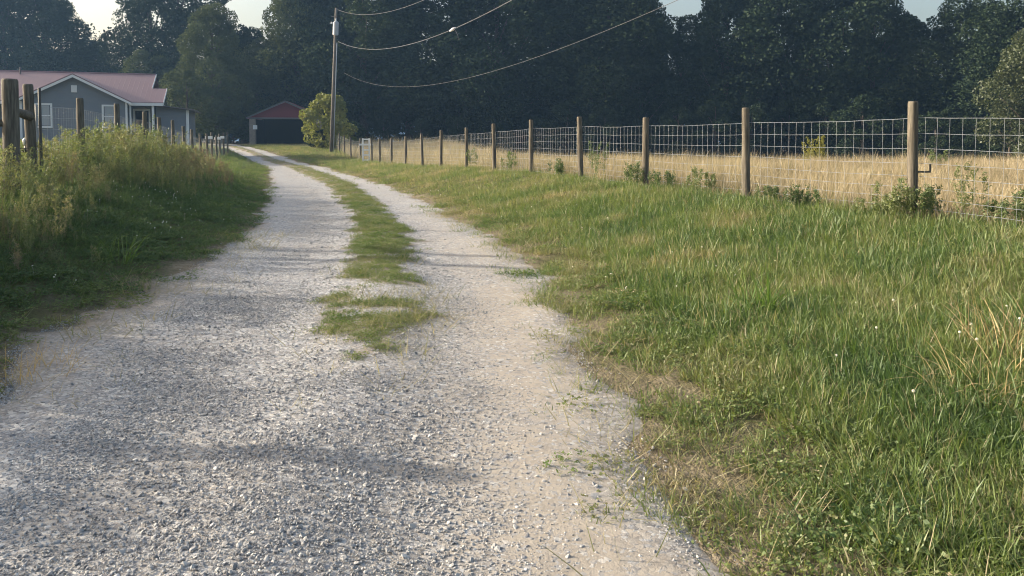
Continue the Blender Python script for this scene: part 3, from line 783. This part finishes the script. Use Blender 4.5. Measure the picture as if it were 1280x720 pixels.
# white ladder-like gate between two posts of the right fence
Yg = 44.6; gx = (458 - 640) / 943 * Yg; gz = gh(gx, Yg)
gt = empty('gate', (gx, Yg - .12, gz), 0, 'narrow white ladder shaped gate in the far part of the right fence', 'gate')
for s in (-1, 1): MB().box((s * .19 - .045, -.03, .02), (s * .19 + .045, .03, 1.42)).build('stile', M['white'], gt, bevel=.006)
for z in (.1, .4, .7, 1.32): MB().box((-.143, -.025, z), (.143, .025, z + .085)).build('rung', M['white'], gt)
MB().box((-.4, -.056, 1.0), (.4, -.032, 1.11)).build('crossbar', M['white'], gt)

# ------------------------------------------------------------------ grey house
hx, hy = -27.26, 47.0; hz = 1.55
hs = empty('house', (hx, hy, hz - .05), R(18), 'grey single storey house with white trim and a red metal roof greyed for haze', 'house')
Z0 = -.3
def hb(name, mat, lo, hi, par=hs, bev=0): return MB().box(lo, hi).build(name, mat, par, bevel=bev)
SL = .52; EV = 2.42; RW = 3.25; WW = 2.95
pk = EV + SL * RW
# walls
MB().prism([(-WW, Z0), (WW, Z0), (WW, EV + SL * .3 - .05), (0, pk - .06), (-WW, EV + SL * .3 - .05)], 0.25, 4.6).build('gable_wall', M['siding'], hs)
hb('wall', M['siding'], (-13, 1.6, Z0), (-WW - .003, 7.6, EV + .45)); hb('wall', M['siding'], (WW + .003, 1.62, Z0), (4.15, 7.6, EV + .45))
MB().box((-13.05, .3, Z0 - .2), (4.2, 1.55, Z0 + .22)).build('foundation', M['darkwall'], hs)
# roofs: thin slabs
def slab(par, name, mat, a, b, c, d, th):
    """four corners of the upper face, thickness downwards"""
    vs = [Vector(p) for p in (a, b, c, d)]; lo = [v - Vector((0, 0, th)) for v in vs]
    return MB().add(vs + lo, [(0, 1, 2, 3), (7, 6, 5, 4), (0, 4, 5, 1), (1, 5, 6, 2), (2, 6, 7, 3), (3, 7, 4, 0)]).build(name, mat, par)
y0, yr, yb = .35, 4.4, 8.5
zr_ = EV + SL * (yr - y0); ym = 2.3; zm = EV + SL * (ym - y0)
slab(hs, 'roof', M['roof'], (-14, y0, EV + .06), (4.15, y0, EV + .06), (4.15, yr, zr_ + .06), (-14, yr, zr_ + .06), .07)
slab(hs, 'roof', M['roof'], (-14, yb, EV + .06), (-14, yr + .003, zr_ + .058), (4.15, yr + .003, zr_ + .058), (4.15, yb, EV + .06), .07)
slab(hs, 'porch_roof', M['roof'], (4.153, y0, EV + .06), (5.05, y0, EV + .06), (5.05, ym, zm + .06), (4.153, ym, zm + .06), .07)
MB().tube([(-14, yr, zr_ + .06), (4.15, yr, zr_ + .06)], .06, 6).build('ridge_cap', M['roof'], hs)
rg = mat_metal_roof('red_gable_roof', (.24, .15, .155), 1)  # same haze-greyed red as the main roof, ribs turned
for s in (-1, 1):
    P0 = (s * RW, -.12, EV + .07); P1 = (0, -.12, pk + .07); P2 = (0, 4.6, pk + .07); P3 = (s * RW, 4.6, EV + .07)
    slab(hs, 'gable_roof', rg, *((P0, P1, P2, P3) if s < 0 else (P1, P0, P3, P2)), .07)
    # white rake board
    MB().prism([(s * (RW + .02), EV - .16), (s * (RW + .02), EV - .003), (s * .001, pk - .003), (s * .001, pk - .17)], -.115, -.08).build('rake_board', M['white'], hs)
    hb('corner_trim', M['white'], (s * WW - .09 if s > 0 else -WW - .03, .21, Z0), (WW + .03 if s > 0 else -WW + .09, .246, EV + .02))
hb('fascia', M['white'], (RW - .2, y0 - .03, EV - .17), (5.05, y0 - .005, EV + .02)); hb('fascia', M['white'], (-14, y0 - .03, EV - .17), (-RW, y0 - .005, EV + .02))
MB().add([(5.06, y0, EV - .1), (5.09, y0, EV - .1), (5.09, ym, zm - .1), (5.06, ym, zm - .1), (5.06, y0, EV + .09), (5.09, y0, EV + .09), (5.09, ym, zm + .09), (5.06, ym, zm + .09)],
         [(0, 3, 2, 1), (4, 5, 6, 7), (0, 1, 5, 4), (1, 2, 6, 5), (2, 3, 7, 6), (3, 0, 4, 7)]).build('rake_board', M['white'], hs)
MB().add([(4.16, ym, zm - .08), (4.19, ym, zm - .08), (4.19, yr, zr_ - .08), (4.16, yr, zr_ - .08), (4.16, ym, zm + .1), (4.19, ym, zm + .1), (4.19, yr, zr_ + .1), (4.16, yr, zr_ + .1)],
         [(0, 3, 2, 1), (4, 5, 6, 7), (0, 1, 5, 4), (1, 2, 6, 5), (2, 3, 7, 6), (3, 0, 4, 7)]).build('rake_board', M['white'], hs)
hb('soffit', M['white'], (WW + .05, y0, EV - .12), (5.04, 1.6, EV - .09))
hb('porch_post', M['white'], (4.36, .42, Z0), (4.50, .56, EV - .13), bev=.008)
hb('porch_post', M['white'], (3.06, .42, Z0), (3.16, .52, EV - .13), bev=.008)
hb('porch_floor', M['greytrim'], (WW, .3, Z0 - .1), (5.05, 1.6, Z0 + .1))
# gable vent
v = hb('gable_vent', M['white'], (-.16, .20, 3.02), (.16, .246, 3.46), bev=.008)
# windows
def window(x, z0, w, h, y=.25, par=hs):
    fr = MB()
    t = .11
    fr.box((x - w / 2, y - .05, z0), (x - w / 2 + t, y - .003, z0 + h)); fr.box((x + w / 2 - t, y - .05, z0), (x + w / 2, y - .003, z0 + h))
    fr.box((x - w / 2 + t, y - .05, z0), (x + w / 2 - t, y - .003, z0 + t)); fr.box((x - w / 2 + t, y - .05, z0 + h - t), (x + w / 2 - t, y - .003, z0 + h))
    f = fr.build('window', M['white'], par)
    MB().box((x - w / 2 + t, y - .03, z0 + h / 2 - .025), (x + w / 2 - t, y - .006, z0 + h / 2 + .025)).build('sash_rail', M['white'], f)
    MB().box((x - w / 2 + t, y - .02, z0 + t), (x + w / 2 - t, y - .012, z0 + h - t)).build('pane', M['glass'], f)
    MB().box((x - w / 2 + t + .04, y - .0215, z0 + t + .03), (x + w / 2 - t - .04, y - .0205, z0 + h - t - .01)).build('blind', M['blind'], f)
    return f
window(2.02, .80, 1.0, 1.48); window(-1.75, .80, 1.05, 1.52)
window(-5.2, .8, 1.0, 1.4, 1.6); window(-9, .8, 1.0, 1.4, 1.6)
# door
d = MB(); dx = 3.62
d.box((dx - .52, 1.55, Z0 + .1), (dx - .40, 1.617, 2.10)); d.box((dx + .40, 1.55, Z0 + .1), (dx + .50, 1.617, 2.10)); d.box((dx - .40, 1.55, 1.97), (dx + .40, 1.617, 2.10))
df = d.build('door_frame', M['white'], hs)
MB().box((dx - .39, 1.58, Z0 + .1), (dx + .39, 1.612, 1.965)).build('door', M['darkwall'], df)
# side shed against the end wall
hb('side_wall', M['siding'], (4.5, 1.2, Z0), (6.45, 6.5, 2.02))
slab(hs, 'side_roof', M['greytrim'], (4.2, .85, 2.40), (6.85, .85, 2.08), (6.85, 6.8, 2.08), (4.2, 6.8, 2.40), .08)
MB().prism([(4.5, 2.02), (6.45, 2.02), (4.5, 2.28)], 1.2, 6.5).build('side_wall', M['siding'], hs)
hb('corner_trim', M['white'], (6.33, 1.14, Z0), (6.50, 1.196, 2.03))
MB().tube([(-3.9, yr - .4, zr_ - .3), (-3.9, yr - .4, zr_ + .3)], .05, 8).build('vent_pipe', M['greytrim'], hs)

# ------------------------------------------------------------------ red roofed open shed
sY = 73.0; sx = (-25.6 - 18.2) / 2; sz = 1.28
sh = empty('open_shed', (sx, sY, sz), R(8), 'open fronted shed with a dark red gable and brick corner pillar', 'shed')
hw, ev, pk2, dep = 3.65, 2.5, 4.12, 7.0
MB().prism([(-hw + .25, ev), (hw - .25, ev), (0, pk2 - .14)], .12, .2).build('gable', M['shedgable'], sh)
for s in (-1, 1):
    P0 = (s * hw, -.15, ev - .03); P1 = (0, -.15, pk2); P2 = (0, dep, pk2); P3 = (s * hw, dep, ev - .03)
    slab(sh, 'roof', M['shedroof'], *((P0, P1, P2, P3) if s < 0 else (P1, P0, P3, P2)), .09)
    MB().prism([(s * hw, ev - .17), (s * hw, ev - .01), (s * .001, pk2 + .005), (s * .001, pk2 - .15)], -.2, -.155).build('rake_board', M['greytrim'], sh)
    MB().box((s * hw - (0 if s < 0 else .8) + .25 * (s < 0) - .0, .1, -.3), (s * hw + (.8 if s < 0 else 0) - .25 * (s > 0), .6, ev - .16)).build('pillar', M['brick'], sh)
    MB().box((min(s * (hw - .28), s * (hw - .42)), .62, -.3), (max(s * (hw - .28), s * (hw - .42)), dep - .1, ev - .12)).build('side_wall', M['darkwall'], sh)
MB().box((-hw + .28, .08, ev - .155), (hw - .28, .24, ev - .005)).build('lintel', M['greytrim'], sh)
MB().box((-hw + .43, dep - .25, -.3), (hw - .43, dep - .1, ev)).build('back_wall', M['darkwall'], sh)
MB().box((-hw + .62, -.02, 1.35), (-hw + 1.0, .095, 1.75)).build('box', M['white'], sh, bevel=.02)

# ------------------------------------------------------------------ utility pole and lines
pY = 57.0; pxx = (415.5 - 640) / 943 * pY; pz = gh(pxx, pY); ptop = at(421, 10, pY).z
up = empty('utility_pole', (pxx, pY, pz), 0, 'tall wooden utility pole with a grey transformer in front of the bushes', 'utility pole')
Hh = ptop - pz; lean = (421 - 413) / 943 * pY / Hh
def pp(z, dx=0, dy=0): return (lean * z + dx - .1, dy, z)
MB().tube([pp(-.5), pp(Hh * .5), pp(Hh)], [.14, .12, .09], 12).build('pole', M['polewood'], up, True)
MB().tube([pp(-.2, .2, -.1), pp(Hh - 2.6, .17, -.1)], .035, 8).build('conduit', M['can'], up, True)
zt = at(421, 36, pY).z - pz
tb = MB().tube([pp(zt - .52, .10, -.33), pp(zt - .5, .10, -.33), pp(zt + .42, .10, -.33), pp(zt + .50, .10, -.33)], [.17, .21, .21, .13], 14).build('transformer', M['can'], up)
MB().tube([pp(zt + .48, .10, -.33), pp(zt + .58, .10, -.33), pp(zt + .75, .10, -.33)], [.05, .07, .02], 8).build('bushing', M['can'], tb)
MB().tube([pp(zt + .9, -.3, -.1), pp(zt + .9, .12, -.1)], .035, 6).build('arm', M['polewood'], up)
MB().tube([pp(zt + .35, -.28, -.1), pp(zt + .5, -.28, -.1)], [.07, .06], 8).build('insulator', M['can'], up)

A0 = Vector((pxx, pY, 0)); B0 = Vector((12, -8, 0))
def line(name, label, pix, rad, mat):
    """a hanging wire that passes through the sight lines of three pixels, in the vertical plane of the line"""
    ts, zs = [], []
    for px, py in pix:
        a, b = ray(px, py)
        dX, dY = B0.x - A0.x, B0.y - A0.y
        t = (a * A0.y - A0.x) / (dX - a * dY); Y = A0.y + dY * t
        ts.append(t); zs.append(CAM_Z + b * Y)
    c = np.polyfit(ts, zs, 2)
    pts = [(A0.x + (B0.x - A0.x) * t, A0.y + (B0.y - A0.y) * t, float(np.polyval(c, t))) for t in np.linspace(max(0, min(ts)), 1.0, 70)]
    o = MB().tube(pts, rad, 6).build(name, mat, None, True)
    return tag(o, label, 'power line', 'power lines from the utility pole'), c
line('power_line', 'topmost short stretch of wire from the very top of the utility pole', [(422, 12), (470, 17.5), (530, 0)], .010, M['cable'])
o, c2 = line('power_line', 'thicker middle cable swooping from below the transformer to the top edge', [(423, 52), (490, 60), (640, 0)], .013, M['cable'])
o, c3 = line('power_line', 'lowest faint wire sagging in front of the dark wood', [(430, 91), (510, 108.5), (820, 12)], .0055, M['cable'])
a, b = ray(566, 36); t = (a * A0.y - A0.x) / ((B0.x - A0.x) - a * (B0.y - A0.y)); q = A0.lerp(B0, t); q.z = float(np.polyval(c2, t))
cl = empty('cable_clamp', q, 0, 'small white clamp with a loose tail on the middle power cable', 'clamp')
MB().tube([(-.12, .1, -.05), (.0, 0, .0), (.1, -.08, .05)], [.03, .06, .03], 8).build('clamp_body', M['white'], cl, True)
MB().tube([(.06, -.03, .02), (.18, -.1, -.2), (.24, -.14, -.42)], [.012, .012, .012], 6).build('tail', M['cable'], cl, True)

# ------------------------------------------------------------------ trees
def crown_points(seed, n, h, rad, z0=.12, lobes=34, lobe=(.13, .22), open_=0.0, shape=1.0):
    r = np.random.default_rng(seed); C = []
    per = n // lobes; cents = []
    for k in range(lobes):
        zz = z0 + (1 - z0) * (k + r.uniform(0, 1)) / lobes * .97
        prof = math.sin(math.pi * min(1, max(0.03, (zz - z0 * .6) / (1.04 - z0 * .6))) ** (.75 * shape)) ** .7
        a = k * 2.4 + r.normal(0, .5); rr = rad * prof * r.uniform(.45, 1.0)
        lr = h * r.uniform(*lobe) * (.6 + .5 * prof) * .62
        cents.append(((rr * math.cos(a), rr * math.sin(a), zz * h), lr))
        m = int(per * r.uniform(.7, 1.3))
        d = r.normal(0, 1, (m, 3)); d /= np.linalg.norm(d, axis=1)[:, None]
        q = d * (lr * r.uniform(.35, 1.0, m) ** .45)[:, None] * np.array([1.15, 1.15, .82])
        # small twig bundles so that the lobe breaks up
        g = r.normal(0, 1, (14, 3)); g /= np.linalg.norm(g, axis=1)[:, None]
        near = (d @ g.T).max(1)
        q = q[(near > .62 + open_) | (r.uniform(0, 1, m) < .25)]
        C.append(q + np.array(cents[-1][0]))
    return np.concatenate(C), cents

def tree_meshes(seed, h=14.0, rad=4.6, n=38000, leaf=.12, **kw):
    C, cents = crown_points(seed, n, h, rad, **kw)
    crown = leaf_cloud('crown', C, leaf, seed + 5)
    mb = MB(); r = random.Random(seed)
    tr = h * .021
    mb.tube([(0, 0, -.5), (.02 * h * r.uniform(-1, 1) * .3, 0, h * .3), (0, .02 * h * r.uniform(-1, 1), h * .6), (0, 0, h * .9)], [tr * 1.3, tr, tr * .6, tr * .12], 8)
    for (c, lr) in cents[::2]:
        b = max(h * .15, c[2] - lr * 1.6 - .1 * h)
        mb.tube([(0, 0, b), (c[0] * .5, c[1] * .5, b + (c[2] - b) * .55), c], [tr * .34, tr * .2, tr * .06], 5)
    me = bpy.data.meshes.new('trunk'); me.from_pydata(mb.v, [], mb.f); me.update()
    me.polygons.foreach_set('use_smooth', [True] * len(me.polygons))
    return crown, me
VAR = {
    'full': [tree_meshes(501), tree_meshes(502, rad=4.2, lobes=40), tree_meshes(503, rad=5.0, lobes=30, lobe=(.15, .25))],
    'airy': [tree_meshes(511, n=26000, rad=4.6, z0=.2, lobes=34, lobe=(.12, .19), open_=.05), tree_meshes(512, n=26000, rad=4.8, z0=.2, lobes=32, lobe=(.12, .2), open_=.06)],
    'deep': [tree_meshes(531, n=24000, rad=5.0, z0=.02, lobes=34, leaf=.16), tree_meshes(532, n=24000, rad=5.0, z0=.02, lobes=38, leaf=.16)],
    'low': [tree_meshes(521, h=9, rad=4.2, n=13000, z0=.03, lobes=30, leaf=.13), tree_meshes(522, h=9, rad=3.8, n=12000, z0=.03, lobes=26, leaf=.13)],
}
VH = {'full': 14.0, 'deep': 14.0, 'airy': 14.0, 'low': 9.0}
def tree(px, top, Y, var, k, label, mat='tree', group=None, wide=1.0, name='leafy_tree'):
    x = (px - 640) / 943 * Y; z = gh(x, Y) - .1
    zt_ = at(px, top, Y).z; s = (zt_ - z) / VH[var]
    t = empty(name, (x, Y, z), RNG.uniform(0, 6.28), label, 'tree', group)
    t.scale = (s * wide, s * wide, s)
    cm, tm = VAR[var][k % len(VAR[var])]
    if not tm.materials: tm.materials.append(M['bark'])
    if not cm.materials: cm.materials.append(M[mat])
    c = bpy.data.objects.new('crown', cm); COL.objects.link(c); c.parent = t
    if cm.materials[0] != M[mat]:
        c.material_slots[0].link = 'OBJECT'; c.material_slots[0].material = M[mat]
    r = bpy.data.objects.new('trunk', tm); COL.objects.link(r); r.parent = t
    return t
FRONT = [
    (-30, -45, 92, 'full', 1, 'dark tree rising left of the house gable behind the roof'),
    (8, -40, 91, 'full', 2, 'tall dark tree directly behind the nearest left fence posts'),
    (58, -25, 90, 'full', 0, 'tall dark tree directly behind the peak of the house gable', 'tree', .8),
    (118, 52, 90, 'full', 1, 'lower dark tree standing in the left sky gap behind the house'),
    (190, -30, 88, 'airy', 0, 'airy tall tree with sky holes just right of the left sky gap', 'tree', .75),
    (226, -45, 90, 'airy', 1, 'airy tall tree full of bright sky holes behind the right end of the house'),
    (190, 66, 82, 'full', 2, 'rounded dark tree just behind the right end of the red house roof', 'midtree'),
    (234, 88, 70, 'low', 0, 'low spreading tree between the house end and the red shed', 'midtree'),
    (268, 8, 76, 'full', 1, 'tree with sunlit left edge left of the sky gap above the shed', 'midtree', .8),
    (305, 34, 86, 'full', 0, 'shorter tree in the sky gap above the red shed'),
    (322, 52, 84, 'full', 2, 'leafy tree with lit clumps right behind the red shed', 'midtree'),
    (376, -30, 85, 'full', 1, 'tall leafy tree with lit clumps above the right half of the shed', 'midtree', .85),
    (405, -40, 88, 'full', 2, 'tall dark tree directly behind the utility pole'),
    (455, -55, 83, 'full', 0, 'tall dark tree just right of the utility pole behind the top wire'),
    (512, -45, 85, 'full', 1, 'dark tree behind the right end of the short top wire'),
    (566, -60, 84, 'full', 2, 'dark tree behind the white clamp on the middle cable'),
    (622, -50, 82, 'full', 0, 'dark tree where the middle cable leaves the top edge'),
    (690, -60, 84, 'full', 1, 'dark tree above the sixth fence post from the right'),
    (742, -50, 82, 'full', 2, 'dark tree above the fourth fence post from the right'),
    (762, -35, 80, 'full', 0, 'dark tree left of the central sky gap at the top edge'),
    (796, -6, 79, 'full', 1, 'dark tree whose right edge borders the central sky gap', 'tree', .75),
    (846, 22, 82, 'full', 2, 'shorter dark tree below the central sky gap'),
    (906, -20, 78, 'airy', 0, 'airy dark tree just right of the central sky gap', 'tree', .8),
    (948, -35, 78, 'full', 0, 'dark tree above the second fence post from the right'),
    (1000, -45, 77, 'airy', 1, 'airy dark tree with small sky holes right of the second fence post'),
    (1052, -40, 75, 'full', 1, 'dark tree above the middle of the widest wire bay'),
    (1090, -18, 73, 'airy', 0, 'dark airy tree just left of the right sky gap', 'tree', .75),
    (1148, 20, 74, 'full', 2, 'shorter dark tree below the right sky gap above the nearest post'),
    (1212, -2, 70, 'full', 0, 'rounded dark tree just right of the right sky gap', 'tree', .9),
    (1262, 3, 66, 'full', 1, 'dark tree reaching the upper right corner behind the sunlit one'),
    (1345, 25, 60, 'full', 2, 'tree beyond the right edge of the wood'),
]
for px, top, Y, var, k, lab, *more in FRONT: tree(px, top, Y, var, k, lab, more[0] if more else 'tree', wide=more[1] if len(more) > 1 else 1.0)
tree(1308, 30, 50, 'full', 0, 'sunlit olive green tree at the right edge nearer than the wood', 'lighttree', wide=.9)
BG = 'dark trees deep in the wood behind the front row'
px = -170
while px < 1400:
    yy = RNG.uniform(92, 100); top = RNG.uniform(62, 95)
    tree(px, top, yy, 'deep', int(RNG.integers(0, 2)), 'dark leafy tree deep in the wood behind the front row of trees', group=BG, wide=1.35, name='forest_tree')
    px += 62
UND = 'low bushy trees along the foot of the wood'
for px in (150, 205, 250, 292, 340, 385):
    tree(px, RNG.uniform(128, 145), 90 + RNG.uniform(-2, 2), 'low', int(RNG.integers(0, 2)), 'low dark bushy tree under the tall trees behind the house and shed', group='low trees behind the house and shed', name='bushy_tree')
for px in np.arange(480, 1300, 46):
    Y = np.interp(px, [480, 700, 1000, 1300], [80, 76, 70, 58]) + RNG.uniform(-2, 2)
    tree(px, RNG.uniform(118, 150), Y, 'low', int(RNG.integers(0, 2)), 'low dark bushy tree at the foot of the shaded wood behind the field', group=UND, name='bushy_tree')

# golden green bush by the pole
def bush(px, py_top, Y, wpx, label, mat, seed, n=9000, leaf=.10, name='bush', spiky=.0):
    x = (px - 640) / 943 * Y; z = gh(x, Y) - .05; h = at(px, py_top, Y).z - z; rad = wpx / 943 * Y / 2
    t = empty(name, (x, Y, z), 0, label, 'bush')
    C, cents = crown_points(seed, n, h * .93, rad * .86, z0=.04, lobes=26, lobe=(.16, .27), shape=.9)
    link('foliage', leaf_cloud('foliage', C, leaf, seed), M[mat], t)
    mb = MB()
    for c, lr in cents[::2]: mb.tube([(c[0] * .1, c[1] * .1, -.1), (c[0] * .5, c[1] * .5, c[2] * .5), c], [.05, .035, .012], 5)
    mb.build('stems', M['bark'], t, True); return t
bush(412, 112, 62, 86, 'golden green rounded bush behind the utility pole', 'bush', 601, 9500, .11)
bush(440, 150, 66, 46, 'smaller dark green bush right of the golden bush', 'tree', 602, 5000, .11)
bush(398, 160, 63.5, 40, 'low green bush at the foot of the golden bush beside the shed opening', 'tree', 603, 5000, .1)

# ------------------------------------------------------------------ single plants
def weed(px, Y, h, label, seed, n=6, rad=.14, leaf=.03, leafy=40, mat='fenceweed', off=0.0, cat='weed', group=None, branch=9):
    x = (px - 640) / 943 * Y + off; z = gh(x, Y)
    o = link('leafy_weed', stalk_mesh('leafy_weed', seed, h * 1.1, int(n * 1.25), rad * 1.1, leafy * 2, leaf * .62, branch + 4), M[mat])
    o.location = (x, Y, z); o.rotation_euler = (0, 0, RNG.uniform(0, 6)); return tag(o, label, cat, group)
WD = [
    (1120, 8.6, .62, 'bushy green weed against the left side of the nearest fence post', 10, .2, .034),
    (1158, 8.5, .55, 'green weed against the right side of the nearest fence post', 8, .18, .034),
    (1216, 8.1, .85, 'tall thin weed halfway along the rightmost wire bay', 4, .12, .03),
    (1262, 7.9, .5, 'low dark weed by the fence at the right edge', 8, .2, .036),
    (1090, 9.0, .35, 'short weed under the wire left of the nearest post', 7, .2, .03),
    (1010, 10.1, .4, 'clump of dark weeds under the middle of the widest wire bay', 9, .25, .03),
    (960, 11.0, .36, 'low weed just right of the second fence post', 7, .2, .03),
    (880, 12.2, .6, 'dark green weed between the second and third fence posts', 8, .22, .032),
    (795, 14.2, .62, 'green weed hugging the left side of the third fence post', 8, .2, .035),
    (830, 13.4, .5, 'low leafy weed right of the third fence post', 8, .25, .032),
    (746, 16.2, 1.15, 'tall feathery weed stalks between the third and fourth fence posts', 6, .16, .03),
    (700, 18.0, .55, 'green weed left of the fourth fence post', 8, .25, .035),
    (640, 21.3, .8, 'weed stalks between the fifth and sixth fence posts', 6, .22, .04),
    (590, 25.6, .9, 'pale weed just right of the seventh fence post', 6, .25, .045),
]
for k, (px, Y, h, lab, n, rad, lf_) in enumerate(WD): weed(px, Y, h * .75, lab, 700 + k, n, rad, lf_, 60, group='weeds along the right fence', branch=11)
weed(1022, 24.0, 1.0, 'yellow green upright bush standing alone in the dry field', 750, 14, .34, .06, 70, 'bush', cat='bush')
weed(1172, 23.0, .55, 'small green plant at the far edge of the dry field right of the nearest post', 751, 8, .25, .05, 50, 'fenceweed')
def tuft(px, py, h, n, label, mat, seed, w=.012, rad=.16, lean=.45):
    a, b = ray(px, py)
    Y = 6.0
    for _ in range(30): Y = (gh(a * Y, Y) - CAM_Z) / b
    o = link('grass_tuft', blade_mesh('grass_tuft', n, h, w, lean, rad, seed, .8, 4), M[mat]); o.location = (a * Y, Y, gh(a * Y, Y))
    return tag(o, label, 'grass tuft')
tuft(950, 392, .5, 70, 'broad bladed green grass tuft alone in the middle of the right lawn', 'tuft', 801)
tuft(1240, 490, .42, 80, 'straw coloured dry grass tuft at the right edge of the lawn', 'drytuft', 802, .006, .3, .5)
tuft(1262, 440, .45, 60, 'second dry straw tuft just behind the straw coloured one at the right edge', 'drytuft', 803, .006, .25, .3)
tuft(855, 335, .3, 60, 'reddish dry grass patch left of the broad green tuft', 'drytuft', 804, .005, .35, .35)
tuft(32, 468, .26, 130, 'pale dry grass tuft on the left road edge', 'drytuft', 805, .005, .3, .4)
tuft(145, 315, .45, 40, 'bright green grass tuft standing in the dark left bank', 'tuft', 806, .011, .16, .4)

# ------------------------------------------------------------------ air
import sys
if '--nohaze' not in sys.argv:
    hm, nt = new_mat('haze_air')
    pv = nd(nt, 'ShaderNodeVolumePrincipled'); pv.inputs['Color'].default_value = (.32, .58, .98, 1); pv.inputs['Density'].default_value = .00055
    pv.inputs['Anisotropy'].default_value = .25
    o_ = nd(nt, 'ShaderNodeOutputMaterial'); nt.links.new(pv.outputs[0], o_.inputs['Volume'])
    hz_ = MB().box((-720, -40, -9), (720, 950, 40)).build('haze', hm); tag(hz_, 'pale summer haze between the trees', 'haze', kind='stuff')

# ------------------------------------------------------------------ light and camera
SUN_AZ = R(-80); SUN_EL = R(18.5)     # azimuth from +Y (view direction), to the left
w = bpy.data.worlds.new('World'); SC.world = w; w.use_nodes = True
nt = w.node_tree; nt.nodes.clear()
sky = nt.nodes.new('ShaderNodeTexSky'); sky.sky_type = 'NISHITA'; sky.sun_disc = False
sky.sun_elevation = SUN_EL; sky.sun_rotation = SUN_AZ; sky.dust_density = 7.0; sky.air_density = 1.2
bg = nt.nodes.new('ShaderNodeBackground'); bg.inputs[1].default_value = .15
wo = nt.nodes.new('ShaderNodeOutputWorld'); nt.links.new(sky.outputs[0], bg.inputs[0]); nt.links.new(bg.outputs[0], wo.inputs[0])
sl = bpy.data.lights.new('sun', 'SUN'); sl.energy = 4.2; sl.angle = R(.6); sl.color = (1.0, .89, .74)
so = bpy.data.objects.new('sun', sl); COL.objects.link(so)
dvec = Vector((math.sin(SUN_AZ) * math.cos(SUN_EL), math.cos(SUN_AZ) * math.cos(SUN_EL), math.sin(SUN_EL)))
so.rotation_euler = dvec.to_track_quat('Z', 'Y').to_euler(); so.location = dvec * 60

cam = bpy.data.cameras.new('camera'); cam.sensor_width = 36; cam.lens = 36 * F / 1280; cam.shift_y = -(360 - PY0) / 1280; cam.clip_end = 3000; cam.clip_start = .05
co = bpy.data.objects.new('camera', cam); COL.objects.link(co); co.location = (0, 0, CAM_Z); co.rotation_euler = (R(90) - PITCH, 0, 0)
SC.camera = co
vs = SC.view_settings; vs.view_transform = 'Standard'; vs.look = 'None'; vs.exposure = 1.12; vs.gamma = 1; vs.use_curve_mapping = False
cy = SC.cycles
cy.use_denoising = True; cy.denoiser = 'OPENIMAGEDENOISE'; cy.denoising_input_passes = 'RGB_ALBEDO_NORMAL'
cy.max_bounces = 6; cy.diffuse_bounces = 3; cy.transmission_bounces = 4; cy.transparent_max_bounces = 8; cy.glossy_bounces = 2
cy.filter_width = 1.05; cy.volume_bounces = 0; cy.caustics_reflective = False; cy.caustics_refractive = False; cy.sample_clamp_indirect = 4
